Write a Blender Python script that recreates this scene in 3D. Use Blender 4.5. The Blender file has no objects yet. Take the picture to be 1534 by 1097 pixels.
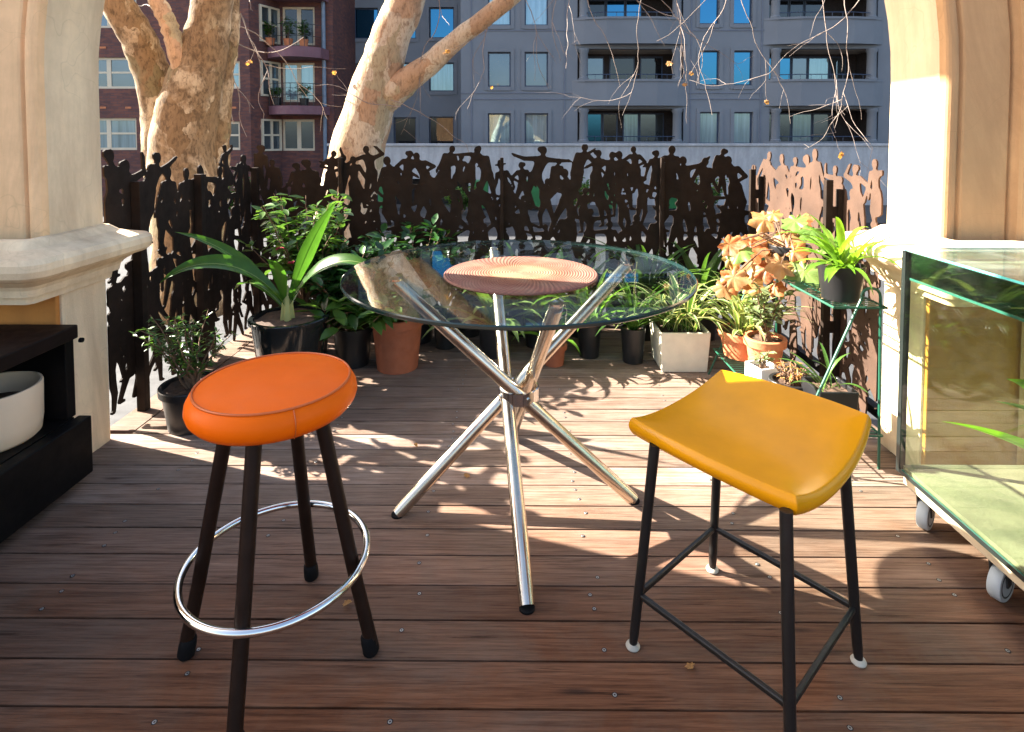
import bpy, bmesh, math, random
from mathutils import Vector, Matrix
import numpy as np
S = bpy.context.scene
C = S.collection
R = random.Random(7)
PI = math.pi
# ------------------------------------------------------------------ camera
W0, H0, F = 1534.0, 1097.0, 860.0
CAMH = 1.15
PITCH, YAW = math.radians(2.5), math.radians(0.4)
PPX = 777.0 - F * math.tan(YAW)
PPY = 205.0 + F * math.tan(PITCH)
cd = bpy.data.cameras.new('camera'); cam = bpy.data.objects.new('camera', cd); C.objects.link(cam)
cam.location = (0, 0, CAMH)
cam.rotation_euler = (PI / 2 - PITCH, 0, YAW)
cd.sensor_fit = 'HORIZONTAL'; cd.sensor_width = 36.0; cd.lens = 36.0 * F / W0
cd.shift_x = (W0 / 2 - PPX) / W0
cd.shift_y = (PPY - H0 / 2) / W0
cd.clip_start = 0.05; cd.clip_end = 2000
S.camera = cam
ROT = cam.rotation_euler.to_matrix()
def ray(px, py):
    return ROT @ Vector(((px - PPX) / F, -(py - PPY) / F, -1.0))
def P(px, py, Y):                     # photo pixel -> world point at depth Y
    d = ray(px, py); t = Y / d.y
    return Vector((d.x * t, Y, CAMH + d.z * t))
def G(px, py, z=0.0):                 # photo pixel -> world point at height z
    d = ray(px, py); t = (z - CAMH) / d.z
    return Vector((d.x * t, d.y * t, z))
# ------------------------------------------------------------------ light
SUN_EL = math.radians(32.0)
sx, sy = -0.950, 0.312                # horizontal direction towards the sun
wd = bpy.data.worlds.new('World'); S.world = wd; wd.use_nodes = True
nt = wd.node_tree; bg = nt.nodes['Background']
sky = nt.nodes.new('ShaderNodeTexSky'); sky.sky_type = 'NISHITA'; sky.sun_disc = False
sky.sun_elevation = SUN_EL; sky.sun_rotation = math.atan2(sx, sy)
nt.links.new(sky.outputs[0], bg.inputs[0]); bg.inputs[1].default_value = 0.060
sky.dust_density = 3.0; sky.ozone_density = 0.6; sky.air_density = 1.0
sl = bpy.data.lights.new('sun', 'SUN'); so = bpy.data.objects.new('sun', sl); C.objects.link(so)
sl.energy = 5.0; sl.angle = math.radians(0.5); sl.color = (1.0, 0.93, 0.82)
sd = Vector((sx * math.cos(SUN_EL), sy * math.cos(SUN_EL), math.sin(SUN_EL)))
so.rotation_euler = sd.to_track_quat('Z', 'Y').to_euler(); so.location = sd * 40
S.view_settings.view_transform = 'Standard'; S.view_settings.look = 'None'
S.view_settings.gamma = 1.0; S.view_settings.exposure = 3.0
S.cycles.max_bounces = 10; S.cycles.transparent_max_bounces = 24
S.cycles.diffuse_bounces = 5; S.cycles.glossy_bounces = 5
S.cycles.use_denoising = True
# ------------------------------------------------------------------ materials
class NT:
    def __init__(s, name):
        s.m = bpy.data.materials.new(name); s.m.use_nodes = True
        s.t = s.m.node_tree; s.b = s.t.nodes['Principled BSDF']; s.out = s.t.nodes['Material Output']
        s.tc = None
    def n(s, typ, **kw):
        x = s.t.nodes.new('ShaderNode' + typ)
        for k, v in kw.items(): setattr(x, k, v)
        return x
    def l(s, a, b): s.t.links.new(a, b)
    def obj(s, scale=(1, 1, 1), loc=(0, 0, 0)):
        if s.tc is None: s.tc = s.n('TexCoord')
        mp = s.n('Mapping'); mp.inputs['Scale'].default_value = scale; mp.inputs['Location'].default_value = loc
        s.l(s.tc.outputs['Object'], mp.inputs[0]); return mp.outputs[0]
    def noise(s, vec, scale, detail=5, rough=.55, dist=0):
        x = s.n('TexNoise'); x.inputs['Scale'].default_value = scale; x.inputs['Detail'].default_value = detail
        x.inputs['Roughness'].default_value = rough; x.inputs['Distortion'].default_value = dist
        if vec is not None: s.l(vec, x.inputs['Vector'])
        return x.outputs['Fac']
    def ramp(s, fac, stops, interp='LINEAR'):
        x = s.n('ValToRGB'); x.color_ramp.interpolation = interp; e = x.color_ramp.elements
        while len(e) < len(stops): e.new(.5)
        for k, (p, c) in enumerate(stops):
            e[k].position = p; e[k].color = (*c, 1) if len(c) == 3 else c
        s.l(fac, x.inputs[0]); return x.outputs[0]
    def mix(s, fac, a, b, mode='MIX'):
        x = s.n('Mix', data_type='RGBA', blend_type=mode)
        for sock, v in ((x.inputs[0], fac), (x.inputs[6], a), (x.inputs[7], b)):
            if isinstance(v, (int, float)): sock.default_value = v
            elif isinstance(v, tuple): sock.default_value = (*v, 1)
            else: s.l(v, sock)
        return x.outputs[2]
    def bump(s, h, strength=.3, dist=.01):
        x = s.n('Bump'); x.inputs['Strength'].default_value = strength; x.inputs['Distance'].default_value = dist
        s.l(h, x.inputs['Height']); s.l(x.outputs[0], s.b.inputs['Normal'])
    def set(s, **kw):
        for k, v in kw.items():
            i = s.b.inputs[k.replace('_', ' ')]
            if hasattr(v, 'is_output'): s.l(v, i)
            elif isinstance(v, tuple): i.default_value = (*v, 1)
            else: i.default_value = v
def sc(c, k): return tuple(min(1, x * k) for x in c)
def mat(name, col, rough=.5, metal=0, var=.25, vscale=6, bump=0, bscale=60, spec=.5, coat=0):
    n = NT(name); v = n.obj()
    f = n.noise(v, vscale)
    n.set(Base_Color=n.ramp(f, [(.25, sc(col, 1 - var)), (.75, sc(col, 1 + var))]), Metallic=metal,
          Specular_IOR_Level=spec, Coat_Weight=coat)
    f2 = n.noise(v, vscale * 2.7)
    n.set(Roughness=n.ramp(f2, [(.3, (rough * .8,) * 3), (.7, (min(1, rough * 1.2),) * 3)]))
    if bump: n.bump(n.noise(v, bscale, 6, .6), bump, .004)
    return n.m
def wood_deck():
    n = NT('deck_wood'); geo = n.n('NewGeometry')
    add = n.n('VectorMath', operation='ADD'); cmb = n.n('CombineXYZ')
    mul = n.n('Math', operation='MULTIPLY'); mul.inputs[1].default_value = 37.0
    n.l(geo.outputs['Random Per Island'], mul.inputs[0]); n.l(mul.outputs[0], cmb.inputs[0]); n.l(mul.outputs[0], cmb.inputs[2])
    tc = n.n('TexCoord'); n.l(tc.outputs['Object'], add.inputs[0]); n.l(cmb.outputs[0], add.inputs[1])
    mp = n.n('Mapping'); mp.inputs['Scale'].default_value = (1.3, 26, 6); n.l(add.outputs[0], mp.inputs[0])
    mp2 = n.n('Mapping'); mp2.inputs['Scale'].default_value = (6, 170, 20); n.l(add.outputs[0], mp2.inputs[0])
    g1 = n.noise(mp.outputs[0], 1.6, 7, .6, 1.2); g2 = n.noise(mp2.outputs[0], 1.0, 4, .7)
    big = n.noise(add.outputs[0], 1.1, 4); blot = n.noise(add.outputs[0], 7, 5, .65)
    c = n.ramp(g1, [(.2, (.098, .036, .016)), (.5, (.185, .075, .035)), (.8, (.275, .124, .063))])
    c0 = c
    # weathering: the boards out in the open are greyer than those under the arch
    sep = n.n('SeparateXYZ'); n.l(tc.outputs['Object'], sep.inputs[0])
    ma = n.n('MapRange'); ma.inputs[1].default_value = 1.15; ma.inputs[2].default_value = 2.1
    n.l(sep.outputs[1], ma.inputs[0])
    wmul = n.n('Math', operation='MULTIPLY'); n.l(ma.outputs[0], wmul.inputs[0])
    n.l(n.ramp(blot, [(.25, (.45,) * 3), (.7, (.95,) * 3)]), wmul.inputs[1])
    grey = n.ramp(g1, [(.2, (.18, .138, .108)), (.8, (.40, .33, .275))])
    c = n.mix(wmul.outputs[0], c, grey)
    rnd2 = n.n('Math', operation='FRACT'); rm = n.n('Math', operation='MULTIPLY'); rm.inputs[1].default_value = 91.7; n.l(geo.outputs['Random Per Island'], rm.inputs[0]); n.l(rm.outputs[0], rnd2.inputs[0])
    c = n.mix(n.ramp(geo.outputs['Random Per Island'], [(0, (.0,) * 3), (1, (.75,) * 3)]), c, n.mix(1.0, c, (.62, .56, .52), 'MULTIPLY'))
    c = n.mix(n.ramp(rnd2.outputs[0], [(.3, (.0,) * 3), (1, (.55,) * 3)]), c, n.mix(1.0, c, (1.5, 1.6, 1.75), 'MULTIPLY'))
    c = n.mix(n.ramp(n.noise(add.outputs[0], 2.4, 7, .7, .6), [(.42, (0,) * 3), (.62, (.5,) * 3)]), c, (.16, .115, .085))
    knots = n.n('TexVoronoi'); knots.inputs['Scale'].default_value = 1.0; mpk = n.n('Mapping'); mpk.inputs['Scale'].default_value = (2.2, 9.4, 1); n.l(add.outputs[0], mpk.inputs[0]); n.l(mpk.outputs[0], knots.inputs['Vector'])
    c = n.mix(n.ramp(knots.outputs['Distance'], [(.02, (.8,) * 3), (.10, (0,) * 3)]), c, (.045, .022, .014))
    c = n.mix(n.ramp(big, [(.35, (.35,) * 3), (.6, (0,) * 3)]), c, (.06, .04, .032))
    mp3 = n.n('Mapping'); mp3.inputs['Scale'].default_value = (3.2, 95, 12); n.l(add.outputs[0], mp3.inputs[0]); g3 = n.noise(mp3.outputs[0], 1.0, 8, .72, .5)
    c = n.mix(n.ramp(g2, [(.36, (.65,) * 3), (.56, (0,) * 3)]), c, n.mix(1.0, c, (.42, .36, .32), 'MULTIPLY'))
    c = n.mix(n.ramp(g3, [(.34, (.85,) * 3), (.44, (0,) * 3)]), c, n.mix(1.0, c, (.34, .29, .26), 'MULTIPLY'))
    c = n.mix(n.ramp(g3, [(.58, (0,) * 3), (.72, (.55,) * 3)]), c, n.mix(1.0, c, (1.7, 1.7, 1.75), 'MULTIPLY'))
    n.set(Base_Color=c, Roughness=n.ramp(blot, [(.3, (.42,) * 3), (.7, (.68,) * 3)]), Specular_IOR_Level=.12)
    n.bump(n.mix(.6, g1, g3), .6, .005)
    return n.m
def plaster(name, col, stain, crack=True):
    n = NT(name); v = n.obj(); vs = n.obj((1.5, 1.5, .5))
    f1 = n.noise(vs, 2.2, 7, .62, .4); f2 = n.noise(v, 14, 6, .65); f3 = n.noise(v, 160, 3, .6)
    c = n.ramp(f1, [(.28, sc(col, .78)), (.5, col), (.75, sc(col, 1.13))])
    c = n.mix(n.ramp(n.noise(vs, 1.3, 8, .7, .8), [(.46, (0,) * 3), (.68, (.8,) * 3)]), c, stain)
    c = n.mix(n.ramp(n.noise(n.obj((7, 7, .35)), 1.0, 6, .6, .3), [(.5, (0,) * 3), (.7, (.55,) * 3)]), c, stain)
    c = n.mix(n.ramp(f2, [(.35, (.28,) * 3), (.6, (0,) * 3)]), c, sc(col, .68))
    if crack:
        vo = n.n('TexVoronoi', feature='DISTANCE_TO_EDGE'); vo.inputs['Scale'].default_value = 2.1
        w = n.n('VectorMath', operation='ADD'); nz = n.n('TexNoise'); nz.inputs['Scale'].default_value = 3.5
        n.l(v, nz.inputs['Vector']); n.l(v, w.inputs[0]); n.l(nz.outputs['Color'], w.inputs[1]); n.l(w.outputs[0], vo.inputs['Vector'])
        k = n.ramp(vo.outputs['Distance'], [(0, (.22,) * 3), (.006, (0,) * 3)])
        c = n.mix(k, c, sc(col, .4))
    n.set(Base_Color=c, Roughness=.85, Specular_IOR_Level=.2)
    n.bump(n.mix(.5, f2, f3), .28, .006)
    return n.m
def leaf_mat(name, cols, trans=.45, rough=.35, vein=None, mott=None):
    n = NT(name); geo = n.n('NewGeometry')
    c = n.ramp(geo.outputs['Random Per Island'], [(i / max(1, len(cols) - 1), k) for i, k in enumerate(cols)])
    v = n.obj(); f = n.noise(v, 25, 4)
    c = n.mix(n.ramp(f, [(.35, (.35,) * 3), (.65, (0,) * 3)]), c, sc(cols[0], .6))
    if mott: c = n.mix(n.ramp(n.noise(v, 38, 6, .7, .5), [(.48, (0,) * 3), (.62, (.45,) * 3)]), c, mott)
    n.set(Base_Color=c, Roughness=rough, Specular_IOR_Level=.4)
    tr = n.n('BsdfTranslucent'); n.l(n.mix(1.0, c, (1.0, 1.0, .55), 'MULTIPLY'), tr.inputs[0])
    mx = n.n('MixShader'); mx.inputs[0].default_value = trans
    n.l(n.b.outputs[0], mx.inputs[1]); n.l(tr.outputs[0], mx.inputs[2]); n.l(mx.outputs[0], n.out.inputs[0])
    return n.m
def glass_mat(name, tint, rough=.0, ior=1.5, dirt_haze=.0):
    n = NT(name)
    tr = n.n('BsdfTransparent'); tr.inputs[0].default_value = (*tint, 1)
    gl = n.n('BsdfGlossy'); gl.inputs['Roughness'].default_value = rough; gl.inputs[0].default_value = (1, 1, 1, 1)
    geo = n.n('NewGeometry'); dt = n.n('VectorMath', operation='DOT_PRODUCT'); n.l(geo.outputs['Normal'], dt.inputs[0]); n.l(geo.outputs['Incoming'], dt.inputs[1])
    ab = n.n('Math', operation='ABSOLUTE'); n.l(dt.outputs['Value'], ab.inputs[0])
    om = n.n('Math', operation='SUBTRACT'); om.inputs[0].default_value = 1; n.l(ab.outputs[0], om.inputs[1])
    pw = n.n('Math', operation='POWER'); n.l(om.outputs[0], pw.inputs[0]); pw.inputs[1].default_value = 5
    fr = n.n('Math', operation='MULTIPLY_ADD'); n.l(pw.outputs[0], fr.inputs[0]); fr.inputs[1].default_value = .96; fr.inputs[2].default_value = .04
    mx = n.n('MixShader'); n.l(fr.outputs[0], mx.inputs[0]); n.l(tr.outputs[0], mx.inputs[1]); n.l(gl.outputs[0], mx.inputs[2])
    last = mx.outputs[0]
    if dirt_haze:
        df = n.n('BsdfDiffuse'); df.inputs[0].default_value = (.75, .78, .72, 1)
        m2 = n.n('MixShader'); v = n.obj((1, 1, 2.2))
        f = n.ramp(n.noise(v, 7, 8, .68, .9), [(.42, (dirt_haze * .15,) * 3), (.75, (dirt_haze,) * 3)])
        n.l(f, m2.inputs[0]); n.l(last, m2.inputs[1]); n.l(df.outputs[0], m2.inputs[2]); last = m2.outputs[0]
    n.l(last, n.out.inputs[0]); n.t.nodes.remove(n.b)
    return n.m
def pane_mat(name, col, refl=(.55, .75, .95), k=.55, folds=False):
    n = NT(name); v = n.obj()
    f = n.noise(n.obj((9, 9, .4)), 1.0, 3) if folds else n.noise(v, .6, 3)
    df = n.n('BsdfDiffuse'); n.l(n.ramp(f, [(.3, sc(col, .7)), (.7, sc(col, 1.25))]), df.inputs[0])
    gl = n.n('BsdfGlossy'); gl.inputs['Roughness'].default_value = .015; gl.inputs[0].default_value = (*refl, 1)
    wv = n.noise(v, 1.5, 2); bp = n.n('Bump'); bp.inputs['Strength'].default_value = .03; bp.inputs['Distance'].default_value = .03
    n.l(wv, bp.inputs['Height']); n.l(bp.outputs[0], gl.inputs['Normal'])
    mx = n.n('MixShader'); mx.inputs[0].default_value = k
    n.l(df.outputs[0], mx.inputs[1]); n.l(gl.outputs[0], mx.inputs[2]); n.l(mx.outputs[0], n.out.inputs[0]); n.t.nodes.remove(n.b)
    return n.m
def brick_mat():
    n = NT('purple_brick'); tc = n.n('TexCoord'); sp = n.n('SeparateXYZ'); cb = n.n('CombineXYZ')
    n.l(tc.outputs['Object'], sp.inputs[0])
    ad = n.n('Math', operation='ADD'); n.l(sp.outputs[0], ad.inputs[0]); n.l(sp.outputs[1], ad.inputs[1])
    n.l(ad.outputs[0], cb.inputs[0]); n.l(sp.outputs[2], cb.inputs[1])
    br = n.n('TexBrick'); n.l(cb.outputs[0], br.inputs[0]); br.inputs['Scale'].default_value = 1.0
    br.inputs['Brick Width'].default_value = .30; br.inputs['Row Height'].default_value = .11; br.inputs['Mortar Size'].default_value = .009
    br.inputs['Color1'].default_value = (.17, .058, .04, 1); br.inputs['Color2'].default_value = (.085, .034, .032, 1)
    br.inputs['Mortar'].default_value = (.085, .05, .055, 1); br.inputs['Bias'].default_value = -.1
    v = n.obj(); f = n.noise(v, .7, 5)
    wn = n.noise(n.obj((3.3, 3.3, 9.1)), 1.0, 2, .5)
    c = n.mix(n.ramp(wn, [(.5, (0,) * 3), (.66, (.75,) * 3)]), br.outputs[0], (.22, .075, .045))
    c = n.mix(n.ramp(f, [(.3, (.5,) * 3), (.65, (0,) * 3)]), c, (.045, .022, .025))
    n.set(Base_Color=c, Roughness=.8); n.bump(br.outputs['Fac'], -.25, .01)
    return n.m
def bark_mat(name, pale, tan, dark, grain=1.0, thr=.52, olive=None):
    """plane bark: flaking patches of several tones over a rougher base"""
    n = NT(name); v = n.obj((1, 1, .6)); v2 = n.obj((1, 1, .3)); olive = olive or sc(tan, .8)
    w = n.n('VectorMath', operation='ADD'); nz = n.n('TexNoise'); nz.inputs['Scale'].default_value = 5 * grain; nz.inputs['Detail'].default_value = 5
    ws = n.n('VectorMath', operation='SCALE'); ws.inputs['Scale'].default_value = .35 / grain
    n.l(v, nz.inputs['Vector']); n.l(nz.outputs['Color'], ws.inputs[0]); n.l(v, w.inputs[0]); n.l(ws.outputs[0], w.inputs[1])
    vo = n.n('TexVoronoi'); vo.inputs['Scale'].default_value = 4.2 * grain; n.l(w.outputs[0], vo.inputs['Vector'])
    sp = n.n('SeparateColor'); n.l(vo.outputs['Color'], sp.inputs[0])
    f1 = n.noise(v, 2.2 * grain, 6, .62, .8); f2 = n.noise(v, 15 * grain, 6, .65, .4); f3 = n.noise(v2, 46, 5, .7)
    c = n.ramp(sp.outputs[0], [(0, tan), (.26, sc(tan, 1.3)), (.27, olive), (.45, sc(olive, 1.15)), (.46, pale), (1, sc(pale, .9))], 'LINEAR')
    c = n.mix(n.ramp(f1, [(thr - .07, (.9,) * 3), (thr + .05, (0,) * 3)]), c, n.ramp(f2, [(.3, dark), (.5, tan), (.7, sc(tan, 1.5))]))
    c = n.mix(n.ramp(f2, [(.36, (.75,) * 3), (.46, (0,) * 3)]), c, sc(tan, .6))
    c = n.mix(n.ramp(f3, [(.34, (.6,) * 3), (.5, (0,) * 3)]), c, dark)
    n.set(Base_Color=c, Roughness=.88, Specular_IOR_Level=.15)
    n.bump(n.mix(.4, n.mix(.5, f2, sp.outputs[0]), f3), .7, .025)
    return n.m
def mat_placemat():
    n = NT('woven_mat'); v = n.obj()
    ln = n.n('VectorMath', operation='LENGTH'); n.l(v, ln.inputs[0])
    sp = n.n('SeparateXYZ'); n.l(v, sp.inputs[0])
    at = n.n('Math', operation='ARCTAN2'); n.l(sp.outputs[1], at.inputs[0]); n.l(sp.outputs[0], at.inputs[1])
    c1 = n.ramp(ln.outputs['Value'], [(0, (.30, .20, .12)), (.085, (.31, .19, .10)), (.1, (.26, .11, .06)), (.15, (.20, .085, .055)), (.19, (.26, .125, .09)), (.24, (.24, .10, .075))])
    m1 = n.n('Math', operation='MULTIPLY'); m1.inputs[1].default_value = 2 * PI * 28 / .225; n.l(ln.outputs['Value'], m1.inputs[0])
    s1 = n.n('Math', operation='SINE'); n.l(m1.outputs[0], s1.inputs[0])
    m2 = n.n('Math', operation='MULTIPLY'); m2.inputs[1].default_value = 84; fl = n.n('Math', operation='MULTIPLY'); fl.inputs[1].default_value = 28 / .225; n.l(ln.outputs['Value'], fl.inputs[0]); f2_ = n.n('Math', operation='FLOOR'); n.l(fl.outputs[0], f2_.inputs[0]); f3_ = n.n('Math', operation='MULTIPLY_ADD'); n.l(f2_.outputs[0], f3_.inputs[0]); f3_.inputs[1].default_value = .617; n.l(at.outputs[0], f3_.inputs[2]); n.l(f3_.outputs[0], m2.inputs[0])
    s2 = n.n('Math', operation='SINE'); n.l(m2.outputs[0], s2.inputs[0])
    pr = n.n('Math', operation='MULTIPLY_ADD'); n.l(s1.outputs[0], pr.inputs[0]); n.l(s2.outputs[0], pr.inputs[1]); n.l(s1.outputs[0], pr.inputs[2])
    c = n.mix(n.ramp(pr.outputs[0], [(.0, (.45,) * 3), (.6, (0,) * 3)]), c1, (.085, .035, .025))
    c = n.mix(n.ramp(n.noise(v, 18, 4), [(.45, (0,) * 3), (.7, (.4,) * 3)]), c, (.26, .18, .12))
    n.set(Base_Color=c, Roughness=.9, Specular_IOR_Level=.15); n.bump(pr.outputs[0], .5, .003)
    return n.m
M = {}
M['deck'] = wood_deck()
M['under'] = mat('deck_shadow_gap', (.012, .009, .008), .9)
M['screw'] = mat('screw_steel', (.30, .28, .26), .4, .8, .3)
M['stone'] = plaster('cream_render', (.80, .62, .40), (.50, .35, .22))
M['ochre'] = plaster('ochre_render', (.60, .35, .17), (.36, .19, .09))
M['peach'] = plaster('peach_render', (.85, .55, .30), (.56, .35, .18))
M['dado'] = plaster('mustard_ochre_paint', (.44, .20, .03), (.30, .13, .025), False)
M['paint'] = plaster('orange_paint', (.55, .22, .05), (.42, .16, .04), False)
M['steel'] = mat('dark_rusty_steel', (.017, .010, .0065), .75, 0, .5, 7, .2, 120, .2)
M['steel_sunlit'] = mat('rusty_steel_sunlit_tone', (.062, .034, .022), .7, .1, .35, 6, .2, 120, .3)  # fence steel lightened: sunlight on the right panel is put into its colour
M['orange'] = mat('orange_vinyl', (.82, .128, .002), .40, 0, .08, 7, .10, 260, .10, 0)
M['orange_dark'] = mat('orange_piping', (.55, .10, .01), .4, 0, .05)
M['yellow'] = mat('mustard_vinyl', (.68, .27, .003), .22, 0, .14, 7, .10, 45, .22, 0)
M['brownleg'] = mat('brown_stool_paint', (.017, .008, .005), .45, 0, .25, 30, .1, 120, .15)
M['blackleg'] = mat('black_stool_paint', (.007, .0065, .0065), .4, 0, .3, 30, .1, 150)
M['rubber'] = mat('black_rubber', (.007, .006, .006), .8, spec=.12)
M['bone'] = mat('bone_plastic', (.36, .32, .26), .5)
M['chrome'] = mat('chrome', (.72, .70, .66), .13, 1.0, .06, 20)
M['brass'] = mat('worn_chrome', (.62, .54, .44), .22, 1.0, .22, 9)
M['glass'] = glass_mat('table_glass', (.90, .955, .945))
M['glass_edge'] = mat('glass_edge_dark', (.010, .030, .026), .15)
M['tank'] = glass_mat('tank_glass', (.905, .95, .89), dirt_haze=.005)
M['brace_reflect'] = glass_mat('tank_brace_reflection', (.30, .42, .36))  # dark tint for the brace and the painted reflection bands
M['cover'] = glass_mat('cover_glass', (.78, .92, .90), .02, dirt_haze=.09)  # the whitish film paints the cover's pale reflection into its colour
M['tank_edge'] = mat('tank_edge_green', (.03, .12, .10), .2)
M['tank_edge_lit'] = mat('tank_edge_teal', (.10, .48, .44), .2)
M['silicone'] = mat('black_silicone', (.010, .014, .013), .35)
M['sand'] = mat('pale_sand', (.17, .145, .09), .9, 0, .6, 5, .5, 120)
M['ply'] = mat('plywood', (.62, .48, .32), .7, 0, .25, 12)
M['white'] = mat('white_paint', (.78, .76, .72), .5, 0, .06)
M['wheel'] = mat('grey_wheel', (.42, .44, .45), .45, 0, .08)
M['darkmetal'] = mat('dark_metal', (.05, .05, .05), .45, .6)
M['cabinet'] = mat('black_cabinet_wood', (.004, .0035, .0035), .5, 0, .4, 9, .1, 60, .12)
M['cabtop'] = mat('dark_brown_cabinet_top', (.010, .005, .004), .55, 0, .4, 9, .1, 60, .12)
M['ceramic'] = mat('offwhite_ceramic', (.76, .56, .37), .5, 0, .08, 5)
M['cream'] = mat('cream_stone_pot', (.66, .62, .50), .8, 0, .12, 12, .3, 100)
M['terra'] = mat('terracotta', (.50, .17, .07), .8, 0, .25, 8, .3, 90)
M['terra2'] = mat('dark_terracotta', (.30, .09, .04), .75, 0, .3, 8, .3, 90)
M['blackpot'] = mat('black_plastic_pot', (.012, .012, .013), .38, 0, .2)
M['glazed'] = mat('black_glazed_pot', (.010, .012, .012), .10, 0, .3, 12)
M['soil'] = mat('potting_soil', (.07, .038, .022), .95, 0, .6, 40, .9, 60)
M['greenwire'] = mat('green_wire', (.012, .085, .050), .4, .1, .15)
M['stem'] = mat('pale_stem', (.30, .30, .10), .6)
M['brownstem'] = mat('brown_stem', (.16, .09, .05), .8)
M['log'] = bark_mat('pale_cork_log', (.70, .66, .55), (.50, .44, .33), (.25, .2, .13), 5)
M['rib'] = leaf_mat('leaf_midrib', [(.20, .30, .07), (.25, .34, .10)], .4, .4)
M['leafdark'] = leaf_mat('leaf_dark', [(.012, .045, .012), (.022, .075, .016), (.04, .11, .02)], .25, .28)
M['leafbig'] = leaf_mat('leaf_strap', [(.04, .12, .02), (.08, .19, .02), (.14, .26, .025)], .5, .25)
M['leafmid'] = leaf_mat('leaf_mid', [(.04, .10, .02), (.08, .17, .03), (.13, .24, .05)], .45, .33)
M['leafpale'] = leaf_mat('leaf_pale', [(.12, .22, .05), (.22, .32, .09), (.38, .42, .16)], .45, .35)
M['leafvar'] = leaf_mat('leaf_cream_edge', [(.50, .52, .25), (.60, .58, .32), (.45, .5, .2)], .45, .35)
M['leaflime'] = leaf_mat('leaf_lime', [(.12, .27, .025), (.18, .36, .03), (.26, .42, .05)], .5, .35)
M['leafgrey'] = leaf_mat('leaf_sage', [(.16, .22, .09), (.24, .30, .14), (.33, .38, .19)], .4, .5)
M['begonia'] = leaf_mat('leaf_begonia', [(.36, .09, .025), (.52, .16, .04), (.58, .24, .08), (.60, .36, .17), (.52, .26, .09), (.40, .34, .09)], .5, .45, mott=(.52, .36, .20))
M['begonia_green'] = leaf_mat('leaf_begonia_green', [(.16, .30, .06), (.26, .36, .10)], .5, .4)
M['autumn'] = leaf_mat('leaf_autumn', [(.35, .12, .04), (.42, .20, .06), (.5, .28, .10), (.55, .42, .05)], .4, .6)
M['pink'] = mat('pink_petals', (.45, .03, .08), .6)
M['tree1'] = bark_mat('brown_plane_bark', (.46, .38, .27), (.19, .13, .075), (.06, .04, .027), 1.3, .53, (.19, .16, .095))
M['tree2'] = bark_mat('mottled_plane_bark', (.54, .45, .33), (.36, .24, .15), (.17, .11, .07), 1.0, .43, (.36, .31, .20))
M['twig'] = mat('pale_twig', (.23, .185, .16), .8, 0, .4, 9)
M['brick'] = brick_mat()
M['grey'] = mat('blue_grey_render', (.182, .192, .212), .75, 0, .07, .8, .15, 40, .2)
M['greyd'] = mat('dark_blue_grey_trim', (.145, .158, .20), .7, 0, .12, 3)
M['frame'] = mat('navy_window_frame', (.035, .055, .10), .45)
M['creamframe'] = mat('cream_window_paint', (.62, .52, .38), .6, 0, .08)
M['paneblue'] = pane_mat('pane_blue', (.01, .03, .05), (.045, .185, .33), .85)
M['panewhite'] = pane_mat('pane_blind', (.27, .33, .36), (.35, .55, .65), .35, True)
M['panedark'] = pane_mat('pane_dark', (.018, .018, .02), (.5, .55, .6), .10)
M['panemix'] = pane_mat('pane_mixed', (.07, .08, .085), (.35, .45, .55), .30)
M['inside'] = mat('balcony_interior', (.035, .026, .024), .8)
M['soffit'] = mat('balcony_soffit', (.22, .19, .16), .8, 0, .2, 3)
M['slab'] = mat('mauve_balcony_slab', (.17, .075, .09), .7, 0, .15, 2)
M['pipe'] = mat('blue_grey_pipe', (.16, .20, .26), .5)
M['conc'] = plaster('pale_concrete', (.42, .42, .43), (.30, .30, .31), False)
M['asphalt'] = mat('asphalt', (.030, .031, .034), .9, 0, .3, 3, .4, 80)
M['paving'] = mat('footpath', (.035, .036, .039), .85, 0, .2, 2, .2, 60)
M['bin'] = mat('green_bin', (.02, .16, .05), .45)
M['doorblue'] = mat('blue_grey_door', (.13, .17, .23), .6)
M['garage'] = mat('dark_garage', (.012, .012, .013), .8)
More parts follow.
